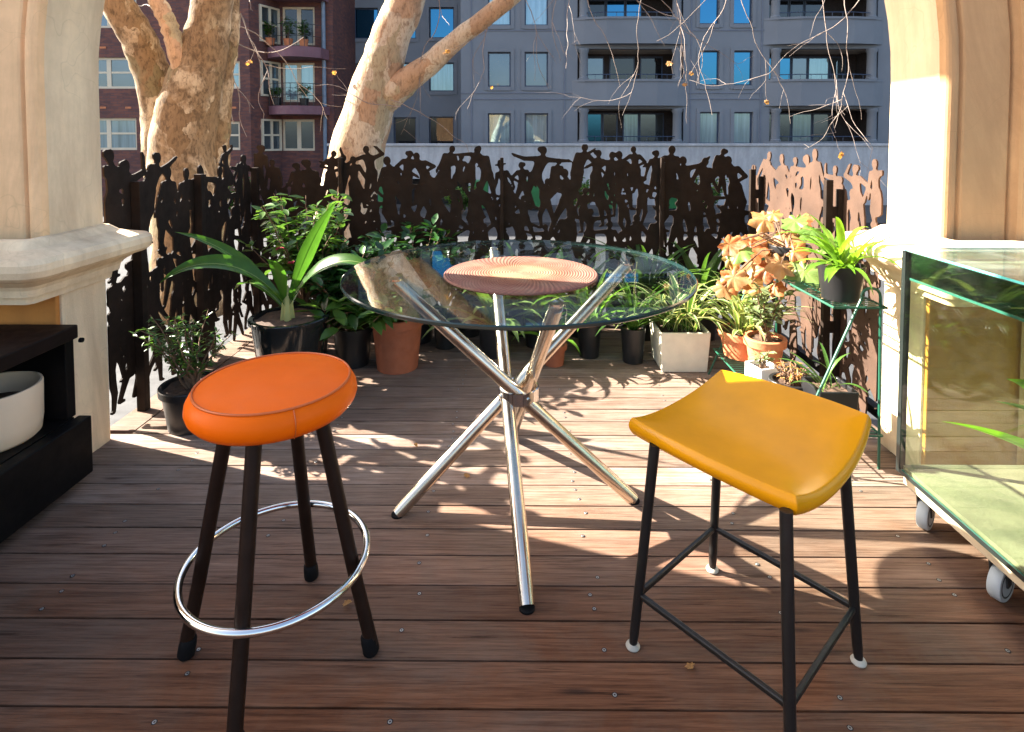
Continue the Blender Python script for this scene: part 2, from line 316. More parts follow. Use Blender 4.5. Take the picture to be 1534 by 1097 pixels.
# ------------------------------------------------------------------ mesh helpers
class MB:
    def __init__(s): s.v = []; s.f = []; s.m = []
    def add(s, vs, fs, mi=0):
        o = len(s.v); s.v += [tuple(x) for x in vs]; s.f += [tuple(i + o for i in f) for f in fs]; s.m += [mi] * len(fs); return s
    def box(s, a, b, mi=0):
        (x0, y0, z0), (x1, y1, z1) = a, b
        vs = [(x0, y0, z0), (x1, y0, z0), (x1, y1, z0), (x0, y1, z0), (x0, y0, z1), (x1, y0, z1), (x1, y1, z1), (x0, y1, z1)]
        return s.add(vs, [(0, 3, 2, 1), (4, 5, 6, 7), (0, 1, 5, 4), (1, 2, 6, 5), (2, 3, 7, 6), (3, 0, 4, 7)], mi)
    def bar(s, a, b, w, h, up=Vector((0, 0, 1)), mi=0):   # rectangular bar from a to b
        a, b = Vector(a), Vector(b); d = (b - a).normalized(); sd_ = d.cross(up)
        if sd_.length < 1e-4: sd_ = d.cross(Vector((0, 1, 0)))
        sd_.normalize(); u = sd_.cross(d)
        vs = [p + sd_ * (w / 2 * i) + u * (h / 2 * j) for p in (a, b) for i, j in ((-1, -1), (1, -1), (1, 1), (-1, 1))]
        return s.add(vs, [(0, 1, 2, 3), (7, 6, 5, 4), (0, 4, 5, 1), (1, 5, 6, 2), (2, 6, 7, 3), (3, 7, 4, 0)], mi)
    def tube(s, pts, rad, n=10, cap=True, closed=False, mi=0, jit=0, rnd=None):
        pts = [Vector(p) for p in pts]; k = len(pts)
        if not hasattr(rad, '__len__'): rad = [rad] * k
        ups = None; rings = []
        for i, p in enumerate(pts):
            if closed: d = pts[(i + 1) % k] - pts[i - 1]
            else: d = pts[min(k - 1, i + 1)] - pts[max(0, i - 1)]
            d.normalize()
            if ups is None:
                ups = d.orthogonal().normalized()
            ups = (ups - d * ups.dot(d));
            if ups.length < 1e-5: ups = d.orthogonal()
            ups.normalize(); sd_ = d.cross(ups)
            ring = []
            for j in range(n):
                a = 2 * PI * j / n; r = rad[i] * (1 + (rnd.uniform(-jit, jit) if jit else 0))
                ring.append(p + (ups * math.cos(a) + sd_ * math.sin(a)) * r)
            rings.append(ring)
        vs = [v for r in rings for v in r]; fs = []
        for i in range(k if closed else k - 1):
            i2 = (i + 1) % k
            for j in range(n):
                j2 = (j + 1) % n; fs.append((i * n + j, i * n + j2, i2 * n + j2, i2 * n + j))
        if cap and not closed:
            fs.append(tuple(range(n - 1, -1, -1))); fs.append(tuple((k - 1) * n + j for j in range(n)))
        return s.add(vs, fs, mi)
    def lathe(s, prof, n=40, c=(0, 0, 0), mi=0, sx_=1, sy_=1):
        vs = []; fs = []; k = len(prof)
        for r, z in prof:
            for j in range(n):
                a = 2 * PI * j / n; vs.append((c[0] + r * math.cos(a) * sx_, c[1] + r * math.sin(a) * sy_, c[2] + z))
        for i in range(k - 1):
            for j in range(n):
                j2 = (j + 1) % n; fs.append((i * n + j, i * n + j2, (i + 1) * n + j2, (i + 1) * n + j))
        if prof[0][0] > 1e-5: pass
        return s.add(vs, fs, mi)
    def ico(s, c, r, mi=0, sub=2, sq=(1, 1, 1)):
        b = bmesh.new(); bmesh.ops.create_icosphere(b, subdivisions=sub, radius=r)
        vs = [(c[0] + v.co.x * sq[0], c[1] + v.co.y * sq[1], c[2] + v.co.z * sq[2]) for v in b.verts]
        b.verts.ensure_lookup_table(); fs = [tuple(v.index for v in f.verts) for f in b.faces]; b.free()
        return s.add(vs, fs, mi)
    def build(s, name, mats, parent=None, smooth=True, ang=40, bevel=0, loc=None, seg=2):
        me = bpy.data.meshes.new(name); me.from_pydata(s.v, [], s.f)
        if not isinstance(mats, (list, tuple)): mats = [mats]
        for m in mats: me.materials.append(m)
        me.polygons.foreach_set('material_index', s.m)
        o = bpy.data.objects.new(name, me); C.objects.link(o)
        if parent is not None:
            o.parent = parent; o.matrix_parent_inverse = Matrix()
        if loc is not None: o.location = loc
        if smooth:
            me.polygons.foreach_set('use_smooth', [True] * len(me.polygons)); me.set_sharp_from_angle(angle=math.radians(ang))
        if bevel:
            md = o.modifiers.new('bevel', 'BEVEL'); md.width = bevel; md.segments = seg; md.limit_method = 'ANGLE'; md.angle_limit = math.radians(35)
            md.harden_normals = False
        me.update(); return o
def tag(o, label=None, cat=None, group=None, kind=None):
    if label: o['label'] = label
    if cat: o['category'] = cat
    if group: o['group'] = group
    if kind: o['kind'] = kind
    return o
def thing(name, label, cat, loc=(0, 0, 0), rz=0, group=None):
    o = bpy.data.objects.new(name, None); C.objects.link(o); o.empty_display_size = .1
    o.location = loc; o.rotation_euler = (0, 0, rz); return tag(o, label, cat, group)
def dup(root, loc, label, rz=None, scale=None):
    def cp(o, par):
        c = o.copy(); C.objects.link(c)
        if par is not None: c.parent = par
        for ch in list(o.children): cp(ch, c)
        return c
    r = cp(root, None); r.location = loc; r['label'] = label
    if rz is not None: r.rotation_euler = (0, 0, rz)
    if scale is not None: r.scale = (scale,) * 3
    return r
def lerp(a, b, t): return a + (b - a) * t
# ------------------------------------------------------------------ ground and street
GZ = -1.6
tag(MB().box((-400, -60, GZ - .2), (400, 900, GZ)).build('street', M['asphalt'], smooth=False), kind='structure')
tag(MB().box((-60, 3.75, GZ + .0005), (60, 7.6, GZ + .13)).build('footpath', M['paving'], smooth=False, bevel=.01), kind='structure')
tag(MB().box((-60, 17.5, GZ + .0005), (60, 22.0, GZ + .13)).build('footpath', M['paving'], smooth=False, bevel=.01), kind='structure')
# ------------------------------------------------------------------ deck
XL, XR, YB = -1.60, 1.39, 3.45       # side fences and the back fence
d = MB(); bw = .1062; y0 = 1.2135
k = -30
edges = []
while y0 + k * bw < YB + .05:
    ya = y0 + k * bw; yb = ya + bw - .0055
    xa, xb = (-4.2, 4.2) if yb < 2.19 else (XL + .1, XR + .03)
    joints = [xa]
    jx = xa + R.uniform(1.0, 3.4)
    while jx < xb - .8:
        jx += R.uniform(2.6, 4.2)
    joints.append(xb)
    for q in range(len(joints) - 1):
        dz = R.uniform(-.0008, .0008)
        d.box((joints[q] + .0015, ya, -.022 + dz), (joints[q + 1] - .0015, yb, dz))
    edges.append((ya, yb)); k += 1
d.box((XL - .02, 2.19, -.022), (XL + .096, YB + .05, .001))
d.box((-4.2, -2, -.30), (4.2, 2.19, -.06), 1); d.box((XL - .05, 2.19, -.30), (XR + .05, YB + .07, -.06), 1)
for jx in (-1.62, -1.17, -.716, -.263, .193, .645, 1.10, 1.56):   # joists
    d.box((jx - .02, -2, -.06), (jx + .02, YB, -.0225), 1)
for jx in (-1.17, -.716, -.263, .193, .645, 1.10):
    for ya, yb in edges:
        if ya < .8 or yb > 3.3: continue
        for yy in (ya + .026, yb - .026):
            if R.random() < .3: continue
            x = jx + R.uniform(-.014, .014); y = yy + R.uniform(-.006, .006); n = 10
            vs = []
            for rr, zz in ((.0043, .0012), (.0036, .0018), (.0020, .0016), (.0018, .0010)):
                vs += [(x + rr * math.cos(2 * PI * j / n), y + rr * math.sin(2 * PI * j / n), zz) for j in range(n)]
            fs = [(i * n + j, i * n + (j + 1) % n, (i + 1) * n + (j + 1) % n, (i + 1) * n + j) for i in range(3) for j in range(n)]
            d.add(vs, fs, 2); d.add([vs[3 * n + j] for j in range(n)], [tuple(range(n))], 1)
            d.lathe([(.0043, .0011), (.0060, .0011)], 10, (x, y, 0), 1)
tag(d.build('deck', [M['deck'], M['under'], M['screw']], bevel=0, smooth=False), kind='structure')
tag(MB().box((-6, -4, GZ), (6, 2.19, -.31)).box((XL - .05, 2.191, GZ), (XR + .05, YB + .07, -.31)).build('terrace_base', M['conc'], smooth=False), kind='structure')
# ------------------------------------------------------------------ archway
PXL, PXR = -1.55, 1.36
XC, RAD, ZS = (PXL + PXR) / 2, (PXR - PXL) / 2, 1.345
YF, YK = 1.80, 2.13                   # near and far face of the arch wall
arch = thing('archway', 'cream rendered stone archway with moulded ledges framing the terrace', 'archway', (0, 0, 0))
def arch_path(rad_off, y, nz=6, na=40, z0=.80):
    pts = [(PXL - rad_off, y, lerp(z0, ZS, i / nz)) for i in range(nz)]
    pts += [(XC - (RAD + rad_off) * math.cos(a), y, ZS + (RAD + rad_off) * math.sin(a)) for a in [PI * i / na for i in range(na + 1)]]
    pts += [(PXR + rad_off, y, lerp(ZS, z0, (i + 1) / nz)) for i in range(nz)]
    return pts
def strips(mb, a, b, mi=0):
    k = len(a); mb.add(list(a) + list(b), [(i, i + 1, k + i + 1, k + i) for i in range(k - 1)], mi)
ins = MB()                            # reveal of the arch (its inside face), with a slight chamfer behind
prof = [(0, 1.875), (0, YK - .012), (.012, YK)]
for (o1, ya), (o2, yb) in zip(prof[:-1], prof[1:]): strips(ins, arch_path(o1, ya), arch_path(o2, yb))
ins.build('reveal', M['stone'], arch, ang=30)
band = MB()                           # moulded band round the opening on the room side
prof = [(0, 1.875)] + [(.004 + .022 - .022 * math.cos(t), 1.860 - .016 * math.sin(t)) for t in [PI * i / 8 for i in range(9)]] + \
       [(.052, 1.856), (.056, 1.848), (.062, 1.845), (.120, 1.842), (.196, 1.840), (.200, YF + .045), (.208, YF + .05)] + \
       [(.215 + .02 - .02 * math.cos(t), YF + .03 - .022 * math.sin(t)) for t in [PI * i / 6 for i in range(7)]] + [(.262, YF + .05), (.268, YF + .075), (.30, YF + .08)]
bandr = MB()
for (o1, ya), (o2, yb) in zip(prof[:-1], prof[1:]):
    pa, pb_ = arch_path(o1, ya), arch_path(o2, yb); hh_ = len(pa) // 2
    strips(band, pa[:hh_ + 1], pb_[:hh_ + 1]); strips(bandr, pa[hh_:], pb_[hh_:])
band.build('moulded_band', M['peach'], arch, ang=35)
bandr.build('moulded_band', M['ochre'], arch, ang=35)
wall = MB()                           # wall face, room side, then far side and top
TOPZ = 3.7
def wall_face(y, off, xl, xr, zlow, flip):
    pts = arch_path(off, y, z0=zlow); out = []
    for (x, _, z) in pts:
        if z <= ZS + 1e-6: out.append(((xl if x < XC else xr), y, z))
        else:
            dx, dz = x - XC, z - ZS; t = min(((xl - XC) / dx if dx < -1e-6 else 1e9), ((xr - XC) / dx if dx > 1e-6 else 1e9), (TOPZ - ZS) / dz)
            out.append((XC + dx * t, y, ZS + dz * t))
    strips(wall, pts, out)
wall_face(YF + .08, .30, -8, 5.5, .0, False)
wall_face(YK, .012, -8, 5.5, .0, True)
wall.box((-8, YF + .081, TOPZ - .5), (5.5, YK - .001, TOPZ + .5))
wall.box((-8, YF + .081, 0), (-7.8, YK - .001, TOPZ))
wall.build('wall', M['ochre'], arch, ang=30)
MB().box((-1.75, YK + .002, 3.38), (-1.66, 4.4, 5.6)).build('shade_fin', M['stone'], arch, smooth=False)  # unseen fin added to shade the top of the right reveal
for side, px_, x_out in ((-1, PXL, -8.0), (1, PXR, 5.5)):
    base = MB(); xa, xb = sorted((px_, px_ + side * .35))
    base.box((xa, 1.915, -.05), (xb, YK, .70))
    base.build('pillar_base', M['stone'], arch, smooth=False, bevel=.012)
    pf = MB(); xa, xb = sorted((px_ + side * .004, px_ + side * 2.4)); pf.box((xa, 1.893, -.05), (xb, 1.912, .62))
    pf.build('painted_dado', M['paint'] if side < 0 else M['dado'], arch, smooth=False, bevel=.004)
    # impost ledge: a moulded profile swept round the pillar end
    prof = [(-.02, .615), (.018, .622), (.022, .645), (.040, .650), (.044, .672), (.052, .685), (.075, .700), (.082, .706), (.112, .716),
            (.126, .728), (.132, .748), (.130, .768), (.118, .782), (.075, .792), (.045, .800), (.018, .822), (-.003, .826)]
    led = MB(); rows = []
    for o, z in prof:
        xi = px_ - side * o; row = []
        row.append((px_ + side * 2.4, YF - o - .012, z)); row.append((px_ + side * .1, YF - o - .012, z))
        rr = .02 + max(0, o) * .3
        cx, cy = xi + side * rr, YF - o - .012 + rr
        for t in range(7):
            a = (PI / 2) * t / 6; row.append((cx - side * rr * math.sin(a), cy - rr * math.cos(a), z))
        cy2 = YK + max(0, o) * .85 - rr
        for t in range(7):
            a = (PI / 2) * t / 6; row.append((cx - side * rr * math.cos(a), cy2 + rr * math.sin(a), z))
        row.append((px_ + side * .5, YK + max(0, o) * .85, z)); rows.append(row)
    for a, b in zip(rows[:-1], rows[1:]): strips(led, a, b)
    led.build('ledge', M['stone'], arch, ang=28)
# ------------------------------------------------------------------ laser-cut fence of human silhouettes
def seg_sdf(X, Z, a, b, ra, rb):
    ax, az = a; bx, bz = b; dx, dz = bx - ax, bz - az; L = dx * dx + dz * dz + 1e-9
    t = np.clip(((X - ax) * dx + (Z - az) * dz) / L, 0, 1)
    return np.hypot(X - ax - t * dx, Z - az - t * dz) - (ra + (rb - ra) * t)
def smin(a, b, k):
    h = np.clip(.5 + .5 * (b - a) / k, 0, 1); return b + (a - b) * h - k * h * (1 - h)
def figure(X, Z, cx, cz, hgt, rnd):
    f = 1 if rnd.random() < .5 else -1
    X = (X - cx) / hgt * f; Z = (Z - cz) / hgt
    ra_ = rnd.gauss(0, .13); X, Z = X * math.cos(ra_) + (Z - .5) * math.sin(ra_), (Z - .5) * math.cos(ra_) - X * math.sin(ra_) + .5
    style = rnd.random(); lean = rnd.uniform(-.2, .2)
    if style > .72: lean = rnd.choice([-1, 1]) * rnd.uniform(.2, .38)
    hip = (0, .5); ch = (lean * .25, .74); nk = (lean * .34, .84); hd = (lean * .42 + rnd.uniform(-.03, .03), .925)
    fat = rnd.uniform(.82, 1.12)
    g = seg_sdf(X, Z, hip, ch, .074 * fat, .088 * fat)
    g = smin(g, seg_sdf(X, Z, (hip[0] - .03, hip[1]), (hip[0] + .03, hip[1]), .078, .078), .04)
    g = smin(g, seg_sdf(X, Z, (ch[0] - .075, .775), (ch[0] + .075, .775), .046, .046), .05)
    g = smin(g, seg_sdf(X, Z, ch, nk, .04, .036), .03)
    hh = np.hypot((X - hd[0]) / .82, Z - hd[1]) - .070
    if rnd.random() < .35: hh = smin(hh, np.hypot(X - hd[0] + rnd.choice([-1, 1]) * .05, Z - hd[1] - .015) - .045, .02)
    g = smin(g, hh, .015)
    if rnd.random() < .03:            # a hat or a bun
        g = np.minimum(g, seg_sdf(X, Z, (hd[0] - .1, hd[1] + .035), (hd[0] + .1, hd[1] + .045), .017, .017))
        g = smin(g, seg_sdf(X, Z, (hd[0], hd[1] + .04), (hd[0], hd[1] + .09), .06, .05), .01)
    for sgn in (-1, 1):               # arms
        sh = (ch[0] + sgn * .10, .785); mode = rnd.random()
        if mode < .42: a1 = -PI / 2 + sgn * rnd.uniform(.12, .5); a2 = a1 + rnd.uniform(-.3, .3)
        elif mode < .66: a1 = -PI / 2 + sgn * rnd.uniform(.7, 1.0); a2 = -PI / 2 - sgn * rnd.uniform(.8, 1.25)
        elif mode < .76: a1 = PI / 2 - sgn * rnd.uniform(.9, 1.7); a2 = PI / 2 - sgn * rnd.uniform(-1.2, .9)
        else: a1 = -PI / 2 + sgn * rnd.uniform(1.0, 1.7); a2 = a1 + sgn * rnd.uniform(-.2, .5)
        el = (sh[0] + .17 * math.cos(a1), sh[1] + .17 * math.sin(a1)); ha = (el[0] + .165 * math.cos(a2), el[1] + .165 * math.sin(a2))
        g = smin(g, seg_sdf(X, Z, sh, el, .042, .033), .02); g = smin(g, seg_sdf(X, Z, el, ha, .033, .022), .012)
        fa = a2 + rnd.uniform(-.4, .4)
        g = smin(g, seg_sdf(X, Z, ha, (ha[0] + .05 * math.cos(fa), ha[1] + .05 * math.sin(fa)), .026, .012), .01)
    skirt = rnd.random() < .16
    for sgn in (-1, 1):
        a1 = -PI / 2 + sgn * rnd.uniform(.02, .55) + rnd.uniform(-.18, .18); a2 = a1 - sgn * rnd.uniform(-.1, .7)
        h0 = (hip[0] + sgn * .042, .475); kn = (h0[0] + .235 * math.cos(a1), h0[1] + .235 * math.sin(a1)); an = (kn[0] + .235 * math.cos(a2), kn[1] + .235 * math.sin(a2))
        g = smin(g, seg_sdf(X, Z, h0, kn, .068, .047), .02); g = smin(g, seg_sdf(X, Z, kn, an, .048, .028), .015)
        g = smin(g, seg_sdf(X, Z, an, (an[0] + .07 * (1 if sgn > 0 else rnd.choice([-1, 1])), an[1] - .015), .026, .018), .01)
    if skirt: g = smin(g, seg_sdf(X, Z, (0, .46), (0, .30), .10, .135), .03)
    return g * hgt
def cutout_panel(mb, length, height, to_world, seed, step=.0065, th=.007, rows=5, dens=.096, hmin=.26, hmax=.40):
    rnd = random.Random(seed)
    nx = int(length / step) + 1; nz = int((height + .10) / step) + 1
    xs = np.arange(nx) * step; zs = np.arange(nz) * step - .02
    D = np.full((nx, nz), 9.0)
    for r in range(rows + 1):
        zb = (height - .36) - r * (height - .36) / (rows - 1) * 1.0 if r < rows else .16
        x = rnd.uniform(0, dens * .5)
        while x < length:
            h = rnd.uniform(hmin, hmax); b = zb + (rnd.uniform(-.08, .06) if r else rnd.uniform(-.10, .03)) - (h - .36) * (1 if r == 0 else .6)
            i0, i1 = max(0, int((x - .36 * h / .43) / step)), min(nx, int((x + .36 * h / .43) / step) + 1)
            j0, j1 = max(0, int((b - .06 + .02) / step)), min(nz, int((b + h * 1.25 + .02) / step) + 1)
            if i1 > i0 and j1 > j0:
                X, Z = np.meshgrid(xs[i0:i1], zs[j0:j1], indexing='ij')
                D[i0:i1, j0:j1] = np.minimum(D[i0:i1, j0:j1], figure(X, Z, x, b, h, rnd))
            x += rnd.uniform(dens * .72, dens * 1.38) * (1 + .12 * min(r, 2)) if r < rows else rnd.uniform(.5, 1.0)
    X, Z = np.meshgrid(xs, zs, indexing='ij')
    D = np.maximum(D, -Z); D = np.maximum(D, Z - height - .02)             # flat foot on the deck
    D[0, :] = np.maximum(D[0, :], .001); D[-1, :] = np.maximum(D[-1, :], .001)
    cache = {}
    def V(key, x, z):
        if key not in cache:
            cache[key] = len(mb.v); mb.v.append(tuple(to_world(x, z, 0))); mb.v.append(tuple(to_world(x, z, th)))
        return cache[key]
    ins_ = D < 0
    def corner(i, j): return V((i, j), xs[i], zs[j])
    def cross(i, j, i2, j2):
        if (i2, j2) < (i, j): i, j, i2, j2 = i2, j2, i, j
        a, b = D[i, j], D[i2, j2]; t = a / (a - b)
        return V((i, j, i2, j2), lerp(xs[i], xs[i2], t), lerp(zs[j], zs[j2], t))
    def face(ids):
        mb.f.append(tuple(ids)); mb.m.append(0); mb.f.append(tuple(q + 1 for q in reversed(ids))); mb.m.append(0)
    for j in range(nz - 1):
        run = None
        for i in range(nx):
            full = i < nx - 1 and ins_[i, j] and ins_[i + 1, j] and ins_[i, j + 1] and ins_[i + 1, j + 1]
            if full:
                if run is None: run = i
                continue
            if run is not None:
                face([corner(run, j), corner(i, j), corner(i, j + 1), corner(run, j + 1)]); run = None
            if i == nx - 1: break
            cs = [(i, j), (i + 1, j), (i + 1, j + 1), (i, j + 1)]; st = [ins_[c] for c in cs]
            if not any(st): continue
            poly = []; segs = []
            for q in range(4):
                a, b = cs[q], cs[(q + 1) % 4]
                if st[q]: poly.append(corner(*a))
                if st[q] != st[(q + 1) % 4]:
                    c_ = cross(*a, *b); poly.append(c_); segs.append(c_)
            if len(poly) >= 3: face(poly)
            if len(segs) == 2:
                a, b = segs; mb.f.append((a, b, b + 1, a + 1)); mb.m.append(0)
            elif len(segs) == 4:
                for a, b in ((segs[0], segs[3]), (segs[1], segs[2])): mb.f.append((a, b, b + 1, a + 1)); mb.m.append(0)
FH = 1.085
# back fence, in two panels between flat steel posts
fb = thing('steel_fence', 'dark laser cut steel fence of crowded human silhouettes along the back of the deck', 'fence', (0, YB, 0))
mb = MB(); cutout_panel(mb, XR - XL, FH, lambda x, z, t: (XL + x, t, z), 11)
mb.build('cutout_panel', M['steel'], fb, smooth=False)
for px in (513, 752, 990):
    x = P(px, 300, YB).x
    MB().box((x - .010, -.045, 0), (x + .010, -.004, FH - .06)).build('post', M['steel'], fb, smooth=False, bevel=.002)
MB().box((XL, -.03, .012), (XR, -.004, .05)).build('bottom_rail', M['steel'], fb, smooth=False)
fl = thing('steel_fence', 'dark cut steel fence of human figures running beside the left pillar', 'fence', (XL, 2.2, 0))
mb = MB(); cutout_panel(mb, YB - 2.2, FH, lambda x, z, t: (-t, x, z), 23, dens=.105)
mb.build('cutout_panel', M['steel'], fl, smooth=False)
for yy in (.16, .62, 1.22):
    MB().box((.002, yy - .016, 0), (.04, yy + .016, FH - .12)).build('post', M['steel'], fl, smooth=False, bevel=.002)
fr_ = thing('steel_fence', 'rusty steel fence of human figures, coloured lighter for sunlight, beside the right pillar', 'fence', (XR, 2.2, 0))
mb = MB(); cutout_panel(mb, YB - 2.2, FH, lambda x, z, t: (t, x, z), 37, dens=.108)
mb.build('cutout_panel', M['steel_sunlit'], fr_, smooth=False)
for yy in (.26, 1.06):
    p = MB(); p.box((-.075, yy - .006, 0), (-.045, yy + .02, FH - .12)); p.box((-.022, yy - .006, 0), (-.002, yy + .02, FH - .16))
    for zz in (.30, .62, .80): p.box((-.0455, yy, zz), (-.0215, yy + .014, zz + .05))
    p.build('post', M['steel'], fr_, smooth=False, bevel=.002)
# ------------------------------------------------------------------ glass table
TC = Vector((0.0, 1.78, 0)); TZ = .722
tb = thing('glass_table', 'round glass table on four crossed chrome tube legs', 'table', TC)
HUBZ = .345
specs = [(G(787, 912) - TC, (738, 375), (-.032, 0)), (Vector((-.03, .375, 0)), (832, 460), (.034, 0)),
         (G(597, 768) - TC, (938, 397), (0, .032)), (G(950, 755) - TC, (591, 424), (0, -.032))]
tops = []
for ft, tp, off in specs:
    a = Vector((ft.x, ft.y, .006)); h = Vector((off[0], off[1], HUBZ))
    t = G(tp[0], tp[1], TZ - .012) - TC; t.z = TZ - .012
    # straight rod from the foot to the top, nudged through its own side of the hub
    mid = a.lerp(t, HUBZ / TZ); sh = Vector((off[0] - mid.x * .0, off[1] - mid.y * .0, 0))
    if abs(off[0]) > 0: a.x += (off[0] - mid.x) * .5; t.x += (off[0] - mid.x) * .5
    else: a.y += (off[1] - mid.y) * .8; t.y += (off[1] - mid.y) * .8
    lg = MB().tube([a, a.lerp(t, .03), a.lerp(t, .5), a.lerp(t, .97), t], [.019, .0205, .0205, .0205, .019], 20)
    o = lg.build('leg', M['brass'], tb, ang=50)
    MB().lathe([(0, 0), (.017, 0), (.0195, .003), (.0195, .008), (.017, .010), (0, .010)], 18, (a.x, a.y, -.003)).build('foot_cap', M['rubber'], o)
    MB().lathe([(0, 0), (.018, 0), (.022, .004), (.022, .009), (0, .0095)], 18, (t.x, t.y, TZ - .0105)).build('glass_pad', M['chrome'], o)
hub = MB(); hub.lathe([(.060, -.021), (.064, -.019), (.064, .019), (.060, .021), (.056, .019), (.056, -.019), (.060, -.021)], 48, (0, 0, HUBZ))
hub.build('hub_ring', M['chrome'], tb)
for q in range(4):
    a = q * PI / 2 + .5
    MB().tube([(.062 * math.cos(a), .062 * math.sin(a), HUBZ), (.068 * math.cos(a), .068 * math.sin(a), HUBZ)], .006, 10).build('bolt', M['chrome'], tb)
gt = MB(); rg = .535
gt.lathe([(0, TZ), (rg - .003, TZ)], 128, mi=0); gt.lathe([(rg - .003, TZ), (rg, TZ + .003), (rg, TZ + .009), (rg - .003, TZ + .012)], 128, mi=1)
gt.lathe([(rg - .003, TZ + .012), (0, TZ + .012)], 128, mi=0)
gt.build('glass_top', [M['glass'], M['glass_edge']], tb)
pmc = G(780, 411, TZ + .015)
pm = MB()
prof = [(0, 0.001)] + [(.226, .0), (.231, .004), (.227, .0085)]
for i in range(28, -1, -1):
    r = .225 * i / 28 + .0001; prof.append((r, .0095)); 
    if i: prof.append((r - .225 / 56, .0082))
pm.lathe(prof, 72)
o = tag(pm.build('placemat', mat_placemat(), ang=80), 'round woven terracotta and cream placemat lying on the glass table', 'placemat')
o.location = (pmc.x, pmc.y, TZ + .0125)
# ------------------------------------------------------------------ orange stool
fa, fb_, fc = G(278, 983), G(557, 978), G(467, 865)
oc = Vector(((fa.x + fb_.x) / 2, (fa.y + fb_.y) / 2 + .002, 0))
feet = [fa - oc, fb_ - oc, fc - oc, -(fc - oc)]
st = thing('bar_stool', 'round orange vinyl stool with brown legs and chrome foot ring', 'stool', oc)
SZ = .555
seat = MB(); seat.lathe([(r_ * .912, z_) for r_, z_ in [(0, 0), (.150, 0), (.176, .006), (.187, .018), (.191, .030), (.189, .044), (.182, .056), (.174, .0635), (.170, .064), (.160, .0660), (.12, .0705), (.06, .0735), (.001, .0742)]], 96, (0, 0, SZ))
se = seat.build('seat', M['orange'], st, ang=80)
MB().tube([(.1582 * math.cos(2 * PI * i / 96), .1582 * math.sin(2 * PI * i / 96), SZ + .0645) for i in range(96)], .0028, 8, closed=True).build('piping', M['orange_dark'], se, ang=80)
for a in (-.95, 2.2):
    MB().tube([(r * .912 * math.cos(a), r * .912 * math.sin(a), SZ + z) for r, z in ((.1780, .006), (.1885, .018), (.1925, .030), (.1905, .044), (.1835, .056), (.176, .063))], .0013, 6).build('seam', M['orange_dark'], se)
RZ = .218
for f in feet:
    t = Vector((f.x * .47, f.y * .47, SZ)); a = Vector((f.x, f.y, .0))
    lg = MB().tube([a + Vector((0, 0, .02)), a.lerp(t, .3), a.lerp(t, .6), t], [.0145, .0145, .015, .0155], 16).build('leg', M['brownleg'], st, ang=50)
    dr = (t - a).normalized()
    MB().tube([a, a + dr * .006, a + dr * .03, a + dr * .042, a + dr * .045], [.014, .018, .0178, .0165, .0135], 16).build('rubber_tip', M['rubber'], lg)
lr = [math.hypot(f.x, f.y) for f in feet]; rr_ = sum(lr) / 4 * (1 - .53 * RZ / SZ) + .022
MB().tube([(rr_ * math.cos(2 * PI * i / 96), rr_ * math.sin(2 * PI * i / 96), RZ) for i in range(96)], .0085, 14, closed=True).build('foot_ring', M['chrome'], st, ang=80)
# ------------------------------------------------------------------ yellow stool
ya_, yb2, yc = G(948, 970), G(1286, 993), G(1067, 855)
yd = ya_ + yb2 - yc
cen = (ya_ + yb2) / 2
ys = thing('bar_stool', 'square mustard yellow saddle stool with black legs and footrest frame', 'stool', cen)
cL, cR, cB, cF = P(938, 641, 1.305) - cen, P(1309, 632, 1.262) - cen, P(1078, 558, 1.53) - cen, P(1196, 768, 1.02) - cen
n = 28
def seat_pt(u, v, top):               # u across the saddle curve, v along it, both -1..1
    # rounded square
    e = .93
    u0, v0 = u, v; u, v = 1.03 * u0 * math.sqrt(1 - .11 * v0 * v0), 1.03 * v0 * math.sqrt(1 - .11 * u0 * u0)
    a, b = (1 + u) / 2, (1 + v) / 2
    p = (cF.lerp(cR, a)).lerp(cL.lerp(cB, a), b)   # v=-1: front->right edge, v=1: left->back edge
    k = max(abs(u), abs(v)); q = (u * u * v * v)
    c0 = (cL + cR + cB + cF) / 4
    p = c0 + (p - c0) * (1 - .02 * q ** 2)
    zc = lerp(lerp(.450, .492, a), lerp(.462, .488, a), b)
    z = zc + .032 * (u * u) ** 1.15 - .012
    z += .007 * (1 - max(abs(u), abs(v)) ** 6) if top else 0
    return p.x, p.y, z
sm = MB(); g = [[None] * (n + 1) for _ in range(n + 1)]; vs = []; fs = []
def warp(t): return math.copysign(1 - (1 - abs(t)) ** 1.6, t)
for i in range(n + 1):
    for j in range(n + 1):
        u, v = warp(-1 + 2 * i / n), warp(-1 + 2 * j / n); x, y, z = seat_pt(u, v, True); vs.append((x, y, z + .020))
N1 = (n + 1) ** 2
for i in range(n + 1):
    for j in range(n + 1):
        u, v = warp(-1 + 2 * i / n), warp(-1 + 2 * j / n); x, y, z = seat_pt(u * .985, v * .985, False); vs.append((x, y, z - .018))
idx = lambda i, j: i * (n + 1) + j
for i in range(n):
    for j in range(n):
        fs.append((idx(i, j), idx(i + 1, j), idx(i + 1, j + 1), idx(i, j + 1)))
        fs.append((N1 + idx(i, j), N1 + idx(i, j + 1), N1 + idx(i + 1, j + 1), N1 + idx(i + 1, j)))
bd = [(i, 0) for i in range(n)] + [(n, j) for j in range(n)] + [(n - i, n) for i in range(n)] + [(0, n - j) for j in range(n)]
midv = []
for (i, j) in bd:                     # bulged rim
    a, b = Vector(vs[idx(i, j)]), Vector(vs[N1 + idx(i, j)]); m_ = (a + b) / 2; o_ = Vector((m_.x, m_.y, 0)) - Vector(((cL + cR).x / 2, (cL + cR).y / 2, 0))
    midv.append(m_ + o_.normalized() * .013)
b0 = len(vs); vs += [tuple(m_) for m_ in midv]
